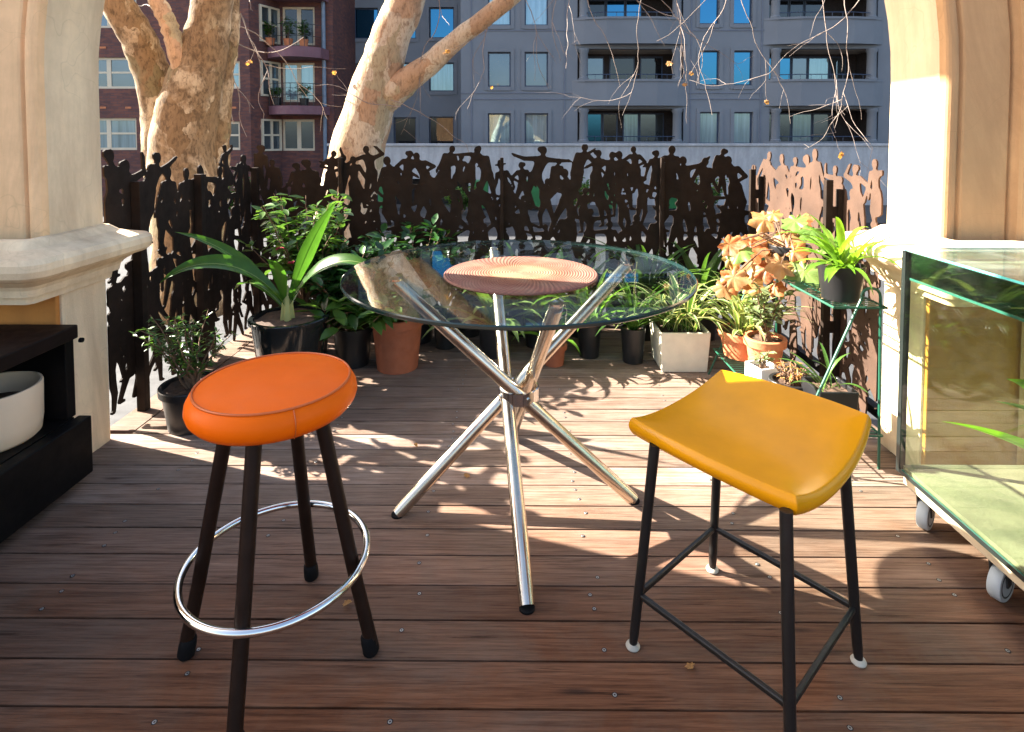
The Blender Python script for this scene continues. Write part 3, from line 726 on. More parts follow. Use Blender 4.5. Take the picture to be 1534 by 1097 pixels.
for q in range(len(bd)):
    q2 = (q + 1) % len(bd); a, b = idx(*bd[q]), idx(*bd[q2])
    fs.append((a, b0 + q, b0 + q2, b)); fs.append((b0 + q, N1 + a, N1 + b, b0 + q2))
sm.add(vs, fs)
yse = sm.build('seat', M['yellow'], ys, ang=180)
md = yse.modifiers.new('sub', 'SUBSURF'); md.levels = 2; md.render_levels = 2
legs = []
for f, tz, tpx in ((ya_, .470, 0), (yc, .484, 0), (yb2, .484, 0), (yd, .466, 0)):
    b = f - cen; t = Vector((b.x * .82, b.y * .82, tz)); legs.append((b, t))
    lg = MB().tube([b + Vector((0, 0, .006)), b.lerp(t, .08), b.lerp(t, .5), t], [.0085, .0105, .0112, .0118], 16).build('leg', M['blackleg'], ys, ang=50)
    MB().lathe([(0, 0), (.0150, 0), (.0162, .003), (.014, .007), (.009, .010), (0, .010)], 20, (b.x, b.y, .0015)).build('glide', M['bone'], lg)
for q in range(4):
    (b1, t1), (b2, t2) = legs[q], legs[(q + 1) % 4]
    k = .125 / .47
    p1, p2 = b1.lerp(t1, k), b2.lerp(t2, k); p1.z = p2.z = .125
    dd = (p2 - p1).normalized() * .004
    MB().bar(p1 + dd, p2 - dd, .011, .013).build('footrest_bar', M['blackleg'], ys, smooth=False, bevel=.003)
# ------------------------------------------------------------------ black cabinet and white pot
cab = thing('cabinet', 'low black open shelf cabinet against the left pillar', 'cabinet', (-1.47, 1.0, 0))
MB().box((-.60, -.25, .485), (.012, .865, .530)).build('top', M['cabtop'], cab, smooth=False, bevel=.004)
MB().box((-.60, .825, .225), (-.002, .862, .484)).build('side_panel', M['cabinet'], cab, smooth=False, bevel=.003)
MB().box((-.60, -.25, .225), (-.002, -.21, .484)).build('side_panel', M['cabinet'], cab, smooth=False, bevel=.003)
MB().box((-.60, -.209, .225), (-.57, .824, .484)).build('back_panel', M['cabinet'], cab, smooth=False)
MB().box((-.60, -.25, .02), (.0, .85, .20)).build('base', M['cabinet'], cab, smooth=False)
MB().box((.001, -.25, .03), (.045, .868, .222)).build('drawer_front', M['cabinet'], cab, smooth=False, bevel=.004)
MB().box((-.60, -.25, .2005), (.0, .85, .224)).build('shelf', M['cabinet'], cab, smooth=False)
MB().tube([(.012, .87, .475), (.022, .87, .475)], .008, 10).build('knob', M['rubber'], cab)
p = MB(); p.lathe([(0, 0), (.115, 0), (.125, .01), (.130, .05), (.132, .158), (.130, .163), (.124, .163), (.121, .155), (.115, .04), (0, .04)], 56)
p.add([(.1215 * math.cos(2 * PI * q / 40), .1215 * math.sin(2 * PI * q / 40), .10) for q in range(40)], [tuple(range(40))], 1)
o = tag(p.build('white_pot', [M['ceramic'], M['soil']], ang=50), 'wide off white ceramic pot on the black cabinet shelf', 'pot')
o.location = (-1.612, 1.70, .225)
# ------------------------------------------------------------------ glass tank on its dolly
tx0, tx1, ty0, ty1 = 1.145, 1.90, .80, 1.705
tz0, tz1 = .142, .812
dl = thing('wheeled_dolly', 'plywood dolly on grey castor wheels carrying the glass tank', 'dolly', (tx0, ty1, 0))
pb = MB(); pb.box((.012, -.93, .108), (.76, -.012, tz0 - .002)); pb.build('board', M['ply'], dl, smooth=False, bevel=.004)
for cx, cy, rz in ((.052, -.055, .7), (.055, -.315, .5), (.055, -.80, .3), (.70, -.055, 1.0), (.70, -.80, .2)):
    ca = MB(); a = Vector((math.cos(rz), math.sin(rz), 0)); s_ = Vector((-a.y, a.x, 0)); ctr = Vector((cx, cy, .0435))
    for sg in (-1, 1):
        ca.bar(ctr + s_ * (.017 * sg), ctr + s_ * (.017 * sg) - a * .012 + Vector((0, 0, .058)), .02, .004, up=s_)
    ca.box((cx - .03, cy - .03, .100), (cx + .03, cy + .03, .1075))
    c_o = ca.build('castor_fork', M['darkmetal'], dl, smooth=False)
    wh = MB(); prof = [(.029, -.012), (.030, -.014), (.040, -.014), (.043, -.009), (.043, .009), (.040, .014), (.032, .014), (.029, .011), (.027, .014), (.008, .014)]
    prof = [(.008, -.014), (.027, -.014), (.029, -.011), (.032, -.014)] + prof[2:]
    nn = 28
    vs = []
    for r, w in prof:
        for j in range(nn):
            t = 2 * PI * j / nn; vs.append(ctr + a * (r * math.cos(t)) + Vector((0, 0, r * math.sin(t))) + s_ * w)
    wh.add(vs, [(i * nn + j, i * nn + (j + 1) % nn, (i + 1) * nn + (j + 1) % nn, (i + 1) * nn + j) for i in range(len(prof) - 1) for j in range(nn)])
    wh.m = [1 if i_ // nn in (1, 2, 7, 8) else 0 for i_ in range(len(wh.m))]
    wh.build('wheel', [M['wheel'], M['darkmetal']], c_o, ang=40)
tk = thing('glass_tank', 'large open aquarium tank of green tinted glass with dark edges', 'aquarium', (tx0, ty1, tz0))
lx, ly, lz = tx1 - tx0, ty0 - ty1, tz1 - tz0
gth = .008
def pane(name, a, b, axis, m=('tank', 'tank_edge')):
    m_ = MB(); (x0, y0_, z0), (x1, y1_, z1) = a, b
    vs = [(x0, y0_, z0), (x1, y0_, z0), (x1, y1_, z0), (x0, y1_, z0), (x0, y0_, z1), (x1, y0_, z1), (x1, y1_, z1), (x0, y1_, z1)]
    fs = [((0, 3, 2, 1), 2), ((4, 5, 6, 7), 2), ((0, 1, 5, 4), 1), ((1, 2, 6, 5), 0), ((2, 3, 7, 6), 1), ((3, 0, 4, 7), 0)]
    for f, ax in fs: m_.add([vs[i] for i in f], [(0, 1, 2, 3)], 0 if ax == axis else 1)
    return m_.build(name, [M[m[0]], M[m[1]]], tk, smooth=False)
pane('side_pane', (0, ly, .010), (gth, 0, lz), 0)
pane('side_pane', (lx - gth, ly, .010), (lx, 0, lz), 0)
pane('side_pane', (gth + .0005, -gth, .010), (lx - gth - .0005, -.0003, lz - .001), 1)
pane('side_pane', (gth + .0005, ly, .010), (lx - gth - .0005, ly + gth, lz - .001), 1)
pane('floor_pane', (0, ly, 0), (lx, 0, .0095), 2)
pane('brace_strip', (gth + .001, ly + .02, lz - .085), (gth + .075, -.02, lz - .078), 2, ('brace_reflect', 'tank_edge'))
pane('reflection_band', (gth + .0004, ly + .01, lz - .077), (gth + .004, -.012, lz - .002), 0, ('brace_reflect', 'tank_edge'))  # dark bands added to stand for the reflection along the tank top
pane('reflection_band', (gth + .005, -gth - .004, lz - .077), (lx - .012, -gth - .0005, lz - .002), 1, ('brace_reflect', 'tank_edge'))
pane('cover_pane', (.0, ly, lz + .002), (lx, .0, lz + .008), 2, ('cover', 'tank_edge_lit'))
sl_ = MB()
sl_.box((-.0015, -.014, .0), (.016, .0015, lz)); sl_.box((gth, -gth - .006, .012), (gth + .008, -gth - .0005, lz - .09))
sl_.box((-.0008, ly, -.0005), (.0002, .0, .012))
sl_.build('silicone_seal', M['silicone'], tk, smooth=False)
MB().box((gth + .002, ly + gth + .002, .0100), (lx - gth - .002, -gth - .002, .022)).build('sand_bed', M['sand'], tk, smooth=False)
# ------------------------------------------------------------------ pots and plants
def strap(mb, base, az, el, length, width, droop=1.2, fold=.25, mi=0, seg=12, twist=0, tipw=.02, basew=.4, edge=None, roll=0, rib=None):
    """an arching strap leaf; az/el give the starting direction, droop how far it bends down over its length"""
    p = Vector(base); e = el; st_ = length / seg; L, Rr, Mm = [], [], []
    for i in range(seg + 1):
        t = i / seg
        d_ = Vector((math.cos(az) * math.cos(e), math.sin(az) * math.cos(e), math.sin(e)))
        sd_ = Vector((-math.sin(az + twist * t), math.cos(az + twist * t), 0)); up = sd_.cross(d_) * -1
        if roll: sd_, up = sd_ * math.cos(roll) + up * math.sin(roll), up * math.cos(roll) - sd_ * math.sin(roll)
        w = width / 2 * max(tipw, (basew + (1 - basew) * min(1, t * 2.2) ** 1.3) * (1 - max(0, (t - .5) / .5) ** 1.8))
        L.append(p + sd_ * w + up * (w * fold)); Rr.append(p - sd_ * w + up * (w * fold)); Mm.append(p.copy())
        p = p + d_ * st_; e -= droop * st_ / length * (.35 + 1.3 * t)
    k = seg + 1
    if rib is not None:
        rl_, rr2_ = [m.lerp(a, .055) for m, a in zip(Mm, L)], [m.lerp(a, .055) for m, a in zip(Mm, Rr)]
        off_ = Vector((0, 0, .0016)); mb.add([p_ + off_ for p_ in rl_ + rr2_], [(i, i + 1, k + i + 1, k + i) for i in range(seg)], rib)
    if edge is None:
        mb.add(L + Mm + Rr, [(i, i + 1, k + i + 1, k + i) for i in range(seg)] + [(k + i, k + i + 1, 2 * k + i + 1, 2 * k + i) for i in range(seg)], mi)
    else:
        L2 = [m.lerp(l, .6) for m, l in zip(Mm, L)]; R2 = [m.lerp(l, .6) for m, l in zip(Mm, Rr)]
        mb.add(L2 + Mm + R2, [(i, i + 1, k + i + 1, k + i) for i in range(seg)] + [(k + i, k + i + 1, 2 * k + i + 1, 2 * k + i) for i in range(seg)], mi)
        mb.add(L + L2, [(i, i + 1, k + i + 1, k + i) for i in range(seg)], edge); mb.add(R2 + Rr, [(i, i + 1, k + i + 1, k + i) for i in range(seg)], edge)
def oval(mb, p, d_, up, L, w, mi=0, cup=.2):
    d_ = d_.normalized(); sd_ = d_.cross(up)
    if sd_.length < 1e-4: sd_ = Vector((1, 0, 0))
    sd_.normalize(); u = sd_.cross(d_)
    pts = [(0, 0), (.22, .36), (.5, .5), (.78, .3), (1, 0)]
    vs = [p + d_ * (L * t) - u * (cup * L * t * t * .5) for t, _ in pts]
    l_ = [p + d_ * (L * t) + sd_ * (w * q) + u * (w * q * .35) - u * (cup * L * t * t * .5) for t, q in pts[1:4]]
    r_ = [p + d_ * (L * t) - sd_ * (w * q) + u * (w * q * .35) - u * (cup * L * t * t * .5) for t, q in pts[1:4]]
    V_ = vs + l_ + r_
    mb.add(V_, [(0, 1, 5), (1, 2, 6, 5), (2, 3, 7, 6), (3, 4, 7), (0, 8, 1), (1, 8, 9, 2), (2, 9, 10, 3), (3, 10, 4)], mi)
def round_pot(par, r, h, m, rim=.012, taper=.78, soil=True, rimh=.03, thick=.008):
    rb = r * taper
    pr = [(0, .001), (rb, .001), (lerp(rb, r, (h - rimh) / h) - .002, h - rimh), (r + rim * .4, h - rimh + .002), (r + rim * .5, h - .003), (r + rim * .3, h), (r - thick, h), (r - thick - .002, h - .022), (0, h - .022)]
    if rim == 0: pr = [(0, .001), (rb, .001), (r, h), (r - thick, h), (r - thick - .002, h - .022), (0, h - .022)]
    o = MB().lathe(pr, 44).build('pot', m, par, ang=35)
    if soil:
        s_ = MB(); nr, na = 6, 26; rr2 = r - thick - .003
        vs = [(0, 0, h - .014)]
        for i in range(1, nr + 1):
            for j in range(na):
                a = 2 * PI * j / na; vs.append((rr2 * i / nr * math.cos(a), rr2 * i / nr * math.sin(a), h - .016 + R.uniform(-.004, .006)))
        fs = [(0, 1 + j, 1 + (j + 1) % na) for j in range(na)] + [(1 + i * na + j, 1 + (i + 1) * na + j, 1 + (i + 1) * na + (j + 1) % na, 1 + i * na + (j + 1) % na) for i in range(nr - 1) for j in range(na)]
        s_.add(vs, fs).build('soil', M['soil'], par, ang=180)
    return o
def square_pot(par, w, h, m, taper=.9, thick=.01):
    def ring(s_, z): return [(-s_, -s_, z), (s_, -s_, z), (s_, s_, z), (-s_, s_, z)]
    b, t = w / 2 * taper, w / 2
    vs = ring(b, .001) + ring(t, h) + ring(t - thick, h) + ring(t - thick, h - .03)
    fs = [(3, 2, 1, 0)]
    for k in range(3):
        for j in range(4): fs.append((k * 4 + j, k * 4 + (j + 1) % 4, k * 4 + 4 + (j + 1) % 4, k * 4 + 4 + j))
    fs.append((12, 13, 14, 15))
    o = MB().add(vs, fs).build('pot', m, par, smooth=False, bevel=.004)
    s_ = MB(); q = t - thick - .001; n_ = 8
    vs = [(-q + 2 * q * i / n_, -q + 2 * q * j / n_, h - .02 + R.uniform(-.004, .006)) for i in range(n_ + 1) for j in range(n_ + 1)]
    s_.add(vs, [(i * (n_ + 1) + j, (i + 1) * (n_ + 1) + j, (i + 1) * (n_ + 1) + j + 1, i * (n_ + 1) + j + 1) for i in range(n_) for j in range(n_)]).build('soil', M['soil'], par)
    return o
def aim_leaf(base, tip, length_f, width, droop, mats, name, par, fold=.3, seg=18, roll=0):
    """strap leaf whose tip lands at a given point"""
    b, t = Vector(base), Vector(tip); az = math.atan2(t.y - b.y, t.x - b.x)
    best = None
    D_ = (t - b).length * length_f
    hz = math.hypot(t.x - b.x, t.y - b.y)
    for L in [D_ * (1 + .04 * q) for q in range(0, 14)]:
        for e in [i * .04 for i in range(-15, 40)]:
            x = z = 0; ee = e; n_ = 16
            for i in range(n_):
                x += math.cos(ee) * L / n_; z += math.sin(ee) * L / n_; ee -= droop / n_ * (.35 + 1.3 * i / n_)
            er = abs(x - hz) + abs(z - (t.z - b.z))
            if best is None or er < best[0]: best = (er, L, e)
    m_ = MB(); strap(m_, b, az, best[2], best[1], width, droop, fold, seg=seg, basew=.16, roll=roll, rib=1)
    return m_.build(name, [mats, M['rib']], par, ang=60)
# 1 the big strap-leaved plant in the glossy black pot
bp = G(430, 590); bp = Vector((-1.02, 2.52, 0))
t = thing('potted_plant', 'tall strap leaved plant in a glossy black pot behind the orange stool', 'potted plant', bp)
round_pot(t, .165, .355, M['glazed'], rim=.014, taper=.72, rimh=.02, thick=.014)
cr = Vector((-.01, 0, .38))
for tip, w, dr, lf, ro in (((258, 345, 2.40), .066, .75, 1.0, -.5), ((243, 422, 2.25), .092, 1.9, 1.0, -.6), ((503, 305, 2.40), .066, .35, 1.02, -.9), ((566, 402, 2.42), .085, 1.8, 1.0, .6),
                       ((350, 430, 2.75), .075, 1.3, 1.05, 0), ((470, 380, 2.9), .07, .5, 1.0, 0), ((400, 390, 2.3), .06, 1.0, 1.0, 0)):
    aim_leaf(cr + Vector((R.uniform(-.012, .012), R.uniform(-.012, .012), 0)), P(*tip) - bp, lf, w, dr, M['leafbig'], 'leaf', t, .42, 22, ro)
stm = MB()
for q in range(5):
    a = R.uniform(0, 6.3); stm.tube([(-.01 + .02 * math.cos(a), .02 * math.sin(a), .325), (-.01 + .012 * math.cos(a), .012 * math.sin(a), .42), (-.01, 0, .49)], [.014, .011, .005], 8)
stm.build('stem', M['stem'], t)
# 2 leafy shrubs
def shrub(t, base_z, n_st, hgt, spread, leaf_l, leaf_w, m, seed, leaves=22, stemm='brownstem', lean=(0, 0), droop=.0, name='foliage'):
    r_ = random.Random(seed); f = MB(); s_ = MB()
    for q in range(n_st):
        a = r_.uniform(0, 2 * PI); sp = spread * r_.uniform(.25, 1); h = hgt * r_.uniform(.55, 1)
        p0 = Vector((r_.uniform(-.02, .02), r_.uniform(-.02, .02), base_z)); p2 = Vector((sp * math.cos(a) + lean[0], sp * math.sin(a) + lean[1], base_z + h))
        p1 = p0.lerp(p2, .5) + Vector((0, 0, h * .15)) ; pts = []
        for i in range(9):
            u = i / 8; pts.append(p0 * ((1 - u) ** 2) + p1 * (2 * u * (1 - u)) + p2 * (u * u) + Vector((r_.uniform(-.006, .006), r_.uniform(-.006, .006), -droop * u * u * hgt)))
        s_.tube(pts, [lerp(.005, .0015, i / 8) for i in range(9)], 5)
        for k in range(leaves):
            u = r_.uniform(.2, 1) ** .8; i = min(7, int(u * 8)); pp = pts[i].lerp(pts[i + 1], u * 8 - i)
            aa = r_.uniform(0, 2 * PI); el = r_.uniform(-.5, .7)
            dd = Vector((math.cos(aa) * math.cos(el), math.sin(aa) * math.cos(el), math.sin(el)))
            up = Vector((r_.uniform(-.5, .5), r_.uniform(-.5, .5), 1)); k_ = r_.uniform(.6, 1.15)
            oval(f, pp + dd * leaf_l * .12, dd, up, leaf_l * k_, leaf_w * k_, cup=r_.uniform(0, .6))
    f.build(name, m, t, ang=60); s_.build('stem', M[stemm], t)
    return t
bp = Vector((-1.12, 2.98, 0))
t = thing('potted_shrub', 'dense dark green glossy shrub with two pink blooms before the cut steel fence', 'potted plant', bp)
round_pot(t, .13, .26, M['blackpot']); shrub(t, .25, 30, .60, .30, .076, .035, M['leafmid'], 3, 26)
fl_ = MB()
for px, py in ((418, 372), (437, 395)):
    q = P(px, py, 2.8) - bp
    fl_ = MB()
    for k in range(9):
        a = R.uniform(0, 6.3); oval(fl_, q, Vector((math.cos(a), math.sin(a), R.uniform(-.2, .6))), Vector((0, 0, 1)), .024, .018)
    fl_.build('flower', M['pink'], t)
# 3 twiggy bush in small black pot
bp = Vector((-1.30, 2.24, 0))
t = thing('potted_bush', 'thin twiggy bush in a black pot between the orange stool and left fence', 'potted plant', bp)
round_pot(t, .115, .17, M['blackpot']); shrub(t, .15, 24, .30, .19, .034, .010, M['leafmid'], 5, 30)
# 4 dark leaved trailing plant in terracotta, and its log
bp = Vector((-.605, 2.82, 0))
t = thing('potted_plant', 'broad leaved plant trailing from a big terracotta pot left of the table', 'potted plant', bp)
round_pot(t, .128, .265, M['terra2'], rim=.016, rimh=.045)
shrub(t, .25, 40, .24, .34, .105, .044, M['leafmid'], 8, 20, lean=(-.12, -.02), droop=.5)
bp0 = bp

m_ = MB()
for a, e, L in ((2.6, .7, .34), (3.3, .5, .36), (2.2, 1.0, .30), (.6, .8, .2), (1.4, .9, .28)): strap(m_, (-.03, 0, .25), a, e, L, .055, 1.3, seg=12)
m_.build('long_leaf', M['leafbig'], t)
lg = MB(); pth = [P(625, 470, 2.86) - bp, P(610, 440, 2.87) - bp, P(592, 412, 2.88) - bp, P(577, 388, 2.9) - bp]
lg.tube(pth, [.105, .098, .090, .085], 22, jit=.05, rnd=R); lg.build('cork_log', M['log'], t, ang=80)
bp = Vector((-.84, 2.86, 0))
t = thing('potted_shrub', 'low dark bushy plant between the glossy black pot and big terracotta pot', 'potted plant', bp)
round_pot(t, .10, .2, M['blackpot']); shrub(t, .19, 38, .42, .30, .085, .040, M['leafdark'], 18, 24)
# 5 back shelf plants in a row: strap and spider plants
def strap_plant(label, loc, pot, leaves, L, w, m, seed, droop=1.6, el=(.5, 1.35), edge=None, stems=0, base_h=None, azr=(0, 2 * PI), name='strap_plant', zb=None, fold=.3):
    r_ = random.Random(seed); t = thing(name, label, 'potted plant', loc)
    kind, pr, ph, pm_ = pot
    if kind == 'round': round_pot(t, pr, ph, M[pm_])
    elif kind == 'plain': round_pot(t, pr, ph, M[pm_], rim=0)
    else: square_pot(t, pr, ph, M[pm_])
    m_ = MB()
    for q in range(leaves):
        a = r_.uniform(*azr); b = Vector((r_.uniform(-.3, .3) * pr, r_.uniform(-.3, .3) * pr, ph - .02))
        strap(m_, b, a, r_.uniform(*el), L * r_.uniform(.6, 1.1), w * r_.uniform(.7, 1.1), droop * r_.uniform(.6, 1.2), fold, edge=(1 if edge else None), seg=9, twist=r_.uniform(-.5, .5))
    m_.build('foliage', [M[m]] + ([M[edge]] if edge else []), t, ang=60)
    if stems:
        s_ = MB()
        for q in range(stems):
            a = r_.uniform(0, 6.3); p0 = Vector((0, 0, ph)); pts = [p0]
            dx, dy = r_.uniform(.1, .22) * math.cos(a), r_.uniform(.1, .22) * math.sin(a) ; hz = r_.uniform(.22, .4)
            for i in range(1, 8): u = i / 7; pts.append(p0 + Vector((dx * u * u, dy * u * u, hz * (u * 1.2 - .25 * u * u))))
            s_.tube(pts, .0022, 5)
        s_.build('flower_stem', M['stem'], t)
    return t
strap_plant('orchid with pale arching stems in a black pot behind the table left edge', (-.40, 3.10, 0), ('plain', .07, .17, 'blackpot'), 26, .38, .034, 'leafmid', 21, stems=6)
strap_plant('broad strap leaved orchid in a black pot under the placemat', (-.13, 2.98, 0), ('plain', .085, .17, 'blackpot'), 28, .44, .052, 'leafpale', 22, stems=2)
strap_plant('arching pale green orchid in a dark pot behind the table hub', (.10, 3.12, 0), ('plain', .075, .19, 'blackpot'), 30, .44, .038, 'leafpale', 23, 1.9)
strap_plant('drooping leaved plant in a small terracotta pot behind the front table leg', (.18, 2.86, 0), ('round', .06, .11, 'terra2'), 13, .30, .036, 'leaflime', 24, 1.8)
strap_plant('dense orchid clump in a black plastic pot right of the table hub', (.37, 2.97, 0), ('plain', .064, .175, 'blackpot'), 34, .42, .032, 'leaflime', 25, 1.7)
strap_plant('thin leaved clump in a black pot beside the cream square planter', (.585, 2.90, 0), ('plain', .064, .18, 'blackpot'), 34, .40, .026, 'leafmid', 26, 1.6, stems=3)
strap_plant('cream edged spider plant spilling out of the cream square planter', (.81, 2.87, 0), ('square', .245, .20, 'cream'), 54, .42, .038, 'leafmid', 27, 2.0, edge='leafvar', name='spider_plant')
strap_plant('lush grassy plant against the fence behind the cream square planter', (.72, 3.26, 0), ('plain', .09, .20, 'blackpot'), 44, .52, .032, 'leafmid', 28, 1.3)
strap_plant('dark arching strap plant against the fence behind the glass table left side', (-.30, 3.30, 0), ('plain', .09, .2, 'blackpot'), 36, .46, .036, 'leafmid', 51, 1.4)
strap_plant('wide leaved dark clump against the fence behind the table hub', (.02, 3.32, 0), ('plain', .09, .2, 'blackpot'), 34, .46, .044, 'leafbig', 52, 1.4)
strap_plant('tall loose strap plant against the fence right of the table hub', (.36, 3.30, 0), ('plain', .09, .2, 'blackpot'), 36, .50, .034, 'leafmid', 53, 1.3)
strap_plant('bushy grass plant in the back right fence corner', (1.05, 3.25, 0), ('plain', .09, .2, 'blackpot'), 40, .5, .03, 'leafmid', 54, 1.3)
t = thing('potted_shrub', 'mid height leafy shrub against the fence behind the big terracotta pot', 'potted plant', (-.58, 3.2, 0))
round_pot(t, .11, .2, M['blackpot']); shrub(t, .19, 36, .46, .32, .085, .04, M['leafdark'], 55, 24)
strap_plant('low fern like clump in shade by the steel fence near the dark shrub', (-.78, 3.22, 0), ('plain', .09, .20, 'blackpot'), 30, .34, .018, 'leafmid', 29, 1.2)
# green wire rack
rk = thing('plant_stand', 'two tier green wire plant stand full of pots by the right pillar', 'plant stand', (0, 0, 0))
RA, RBk, YN, YFr = .93, 1.245, 1.95, 2.74
ZT, ZL = .567, .122
wr = .0042
for yy in (YN, YFr):                  # end frames: a slanted front leg bending over into the upright back leg
    top = [(lerp(.95 - .03, 1.175, i / 8), yy, lerp(.0, .60, i / 8)) for i in range(9)]
    arc = [(1.205 - .032 * math.cos(a) , yy, .605 + .028 * math.sin(a)) for a in [PI * i / 8 for i in range(9)]]
    dn = [(lerp(1.238, RBk + .003, i / 6), yy, lerp(.60, 0, i / 6)) for i in range(7)]
    MB().tube(top + arc + dn, wr * 1.15, 8).build('end_frame', M['greenwire'], rk)
def wire_shelf(x0, x1, z, name, cnt):
    s_ = MB()
    s_.tube([(x0, YN - .01, z), (x1, YN - .01, z), (x1, YFr + .01, z), (x0, YFr + .01, z)], wr, 7, closed=True)
    for q in range(cnt): 
        y = lerp(YN + .01, YFr - .01, q / (cnt - 1)); s_.tube([(x0, y, z), (x1, y, z)], .0022, 5)
    for q in (1 / 3, 2 / 3): x = lerp(x0, x1, q); s_.tube([(x, YN, z - .003), (x, YFr, z - .003)], .0026, 5)
    return s_.build(name, M['greenwire'], rk)
wire_shelf(1.075, 1.255, ZT, 'upper_shelf', 36); wire_shelf(.945, 1.25, ZL, 'lower_shelf', 36)
strap_plant('bright lime strap plant in a black pot on the upper wire shelf', (1.155, 2.045, ZT + .003), ('plain', .078, .125, 'blackpot'), 34, .26, .028, 'leaflime', 31, 1.7, el=(.3, 1.3))
t2 = thing('single_leaf_shoot', 'temp', 'x'); bpy.data.objects.remove(t2)
lastp = [o for o in C.objects if o.get('label', '').startswith('bright lime strap')][0]
aim_leaf((.0, 0, .11), P(1322, 347, 1.98) - Vector((1.155, 2.045, ZT)), 1.0, .034, .15, M['leaflime'], 'tall_leaf', lastp)
# begonia
bp = Vector((1.155, 2.44, ZT + .003))
t = thing('begonia', 'begonia with large orange and cream lobed leaves on the upper wire shelf', 'potted plant', bp)
round_pot(t, .08, .12, M['blackpot'])
def lobed(mb, c, nrm, up, size, mi=0, rnd=R):
    nrm = nrm.normalized(); u = up - nrm * up.dot(nrm)
    if u.length < 1e-3: u = nrm.orthogonal()
    u.normalize(); w = nrm.cross(u); vs = [c]; n_ = 42; ph = rnd.uniform(-.2, .2) + PI / 5; cv = rnd.uniform(.0, .28); wv_ = rnd.uniform(-.25, .25)
    for ringk in (.5, 1.0):
        for j in range(n_):
            a = 2 * PI * j / n_; tt = ((a + ph) * 7 / (2 * PI)) % 1; lob = .74 + .34 * abs(2 * tt - 1) ** 1.2
            lob *= .80 + .22 * math.cos(a)
            if abs(a - PI) < .22: lob *= .35
            lob *= 1 + rnd.uniform(-.07, .07)
            rr = size * ringk * (lob if ringk == 1 else .5 + .5 * lob)
            z = -size * cv * ringk * ringk + size * .035 * math.cos(7 * (a + ph)) * ringk + wv_ * size * math.sin(2 * a + ph * 7) * ringk ** 2 + rnd.uniform(-.05, .05) * size
            vs.append(c + u * (rr * math.cos(a)) + w * (rr * math.sin(a)) + nrm * z)
    fs = [(0, 1 + j, 1 + (j + 1) % n_) for j in range(n_)] + [(1 + j, 1 + n_ + j, 1 + n_ + (j + 1) % n_, 1 + (j + 1) % n_) for j in range(n_)]
    mb.add(vs, fs, mi)
f = MB(); s_ = MB(); rb = random.Random(12)
spots = [(1158, 320, 2.5, .045), (1215, 345, 2.4, .07), (1175, 352, 2.45, .085), (1125, 372, 2.45, .075), (1145, 355, 2.5, .07), (1110, 360, 2.55, .06), (1100, 412, 2.45, .085),
         (1125, 425, 2.5, .065), (1170, 395, 2.35, .075), (1205, 405, 2.3, .085), (1150, 400, 2.4, .07), (1190, 375, 2.35, .06), (1235, 372, 2.35, .05), (1085, 430, 2.45, .06), (1135, 395, 2.55, .07),
         (1200, 330, 2.5, .05), (1165, 370, 2.6, .08), (1095, 385, 2.55, .06), (1160, 430, 2.4, .05), (1225, 420, 2.4, .05)]
for _ in range(14): spots.append((rb.uniform(1090, 1235), rb.uniform(325, 435), rb.uniform(2.3, 2.6), rb.uniform(.035, .075)))
for i, (px, py, Y, sz) in enumerate(spots):
    c = P(px, py, Y) - bp
    nr = Vector((rb.uniform(-.8, .0), rb.uniform(-1.0, -.2), rb.uniform(.25, 1.0)))
    lobed(f, c, nr, Vector((rb.uniform(-1, 1), rb.uniform(-1, .2), -.6)), sz * 1.0, 1 if i in (1, 9, 12, 23, 29) else 0, rb)
    p0 = Vector((rb.uniform(-.03, .03), rb.uniform(-.03, .03), .10)); s_.tube([p0, p0.lerp(c, .5) + Vector((0, 0, .05)), c], [.004, .003, .002], 5)
f.build('foliage', [M['begonia'], M['begonia_green']], t, ang=80); s_.build('stem', M['brownstem'], t)
# pots on the lower shelf
zl = ZL + .003
strap_plant('dense cream striped spider plant in a terracotta bowl on the lower shelf', (1.05, 2.66, zl), ('round', .105, .12, 'terra'), 60, .34, .026, 'leafpale', 41, 1.3, el=(.6, 1.5), edge='leafvar', name='spider_plant')
bp = Vector((1.085, 2.50, zl))
t = thing('potted_shrub', 'sage leaved jade shrub in a terracotta pot with a wide rim', 'potted plant', bp)
round_pot(t, .082, .145, M['terra'], rim=.016, rimh=.035); shrub(t, .13, 12, .26, .12, .045, .022, M['leafgrey'], 44, 20)
bp = Vector((1.0, 2.32, zl))
t = thing('small_succulent', 'tiny succulent in a small white square pot on the lower wire shelf', 'potted plant', bp, .3)
square_pot(t, .098, .095, M['white'], taper=1.0); shrub(t, .085, 4, .07, .03, .04, .014, M['leafgrey'], 45, 9)
bp = Vector((1.045, 2.18, zl))
t = thing('potted_twigs', 'dry bare twigs in a round black pot on the lower shelf', 'potted plant', bp)
round_pot(t, .07, .09, M['blackpot']); shrub(t, .08, 22, .07, .085, .03, .006, M['autumn'], 46, 4)
strap_plant('sparse spiky plant in a square black nursery pot near the yellow stool', (1.125, 2.05, zl), ('square', .14, .13, 'blackpot'), 9, .22, .016, 'leafmid', 47, 1.2)
# leafy plant inside the tank
bp = Vector((1.46, 1.33, tz0 + .022))
t = thing('potted_plant', 'striped green leaved plant standing inside the glass tank', 'potted plant', bp)
round_pot(t, .07, .11, M['blackpot'])
for tip, w, dr in (((1411, 624, 1.36), .045, .5), ((1508, 572, 1.30), .10, .9), ((1490, 600, 1.5), .06, 1.2), ((1525, 640, 1.2), .05, 1.0), ((1580, 560, 1.4), .05, .8), ((1600, 640, 1.3), .05, 1.0)):
    aim_leaf((0, 0, .10), P(*tip) - bp, 1.0, w, dr, M['leaflime'], 'leaf', t, .35, 18, .7)
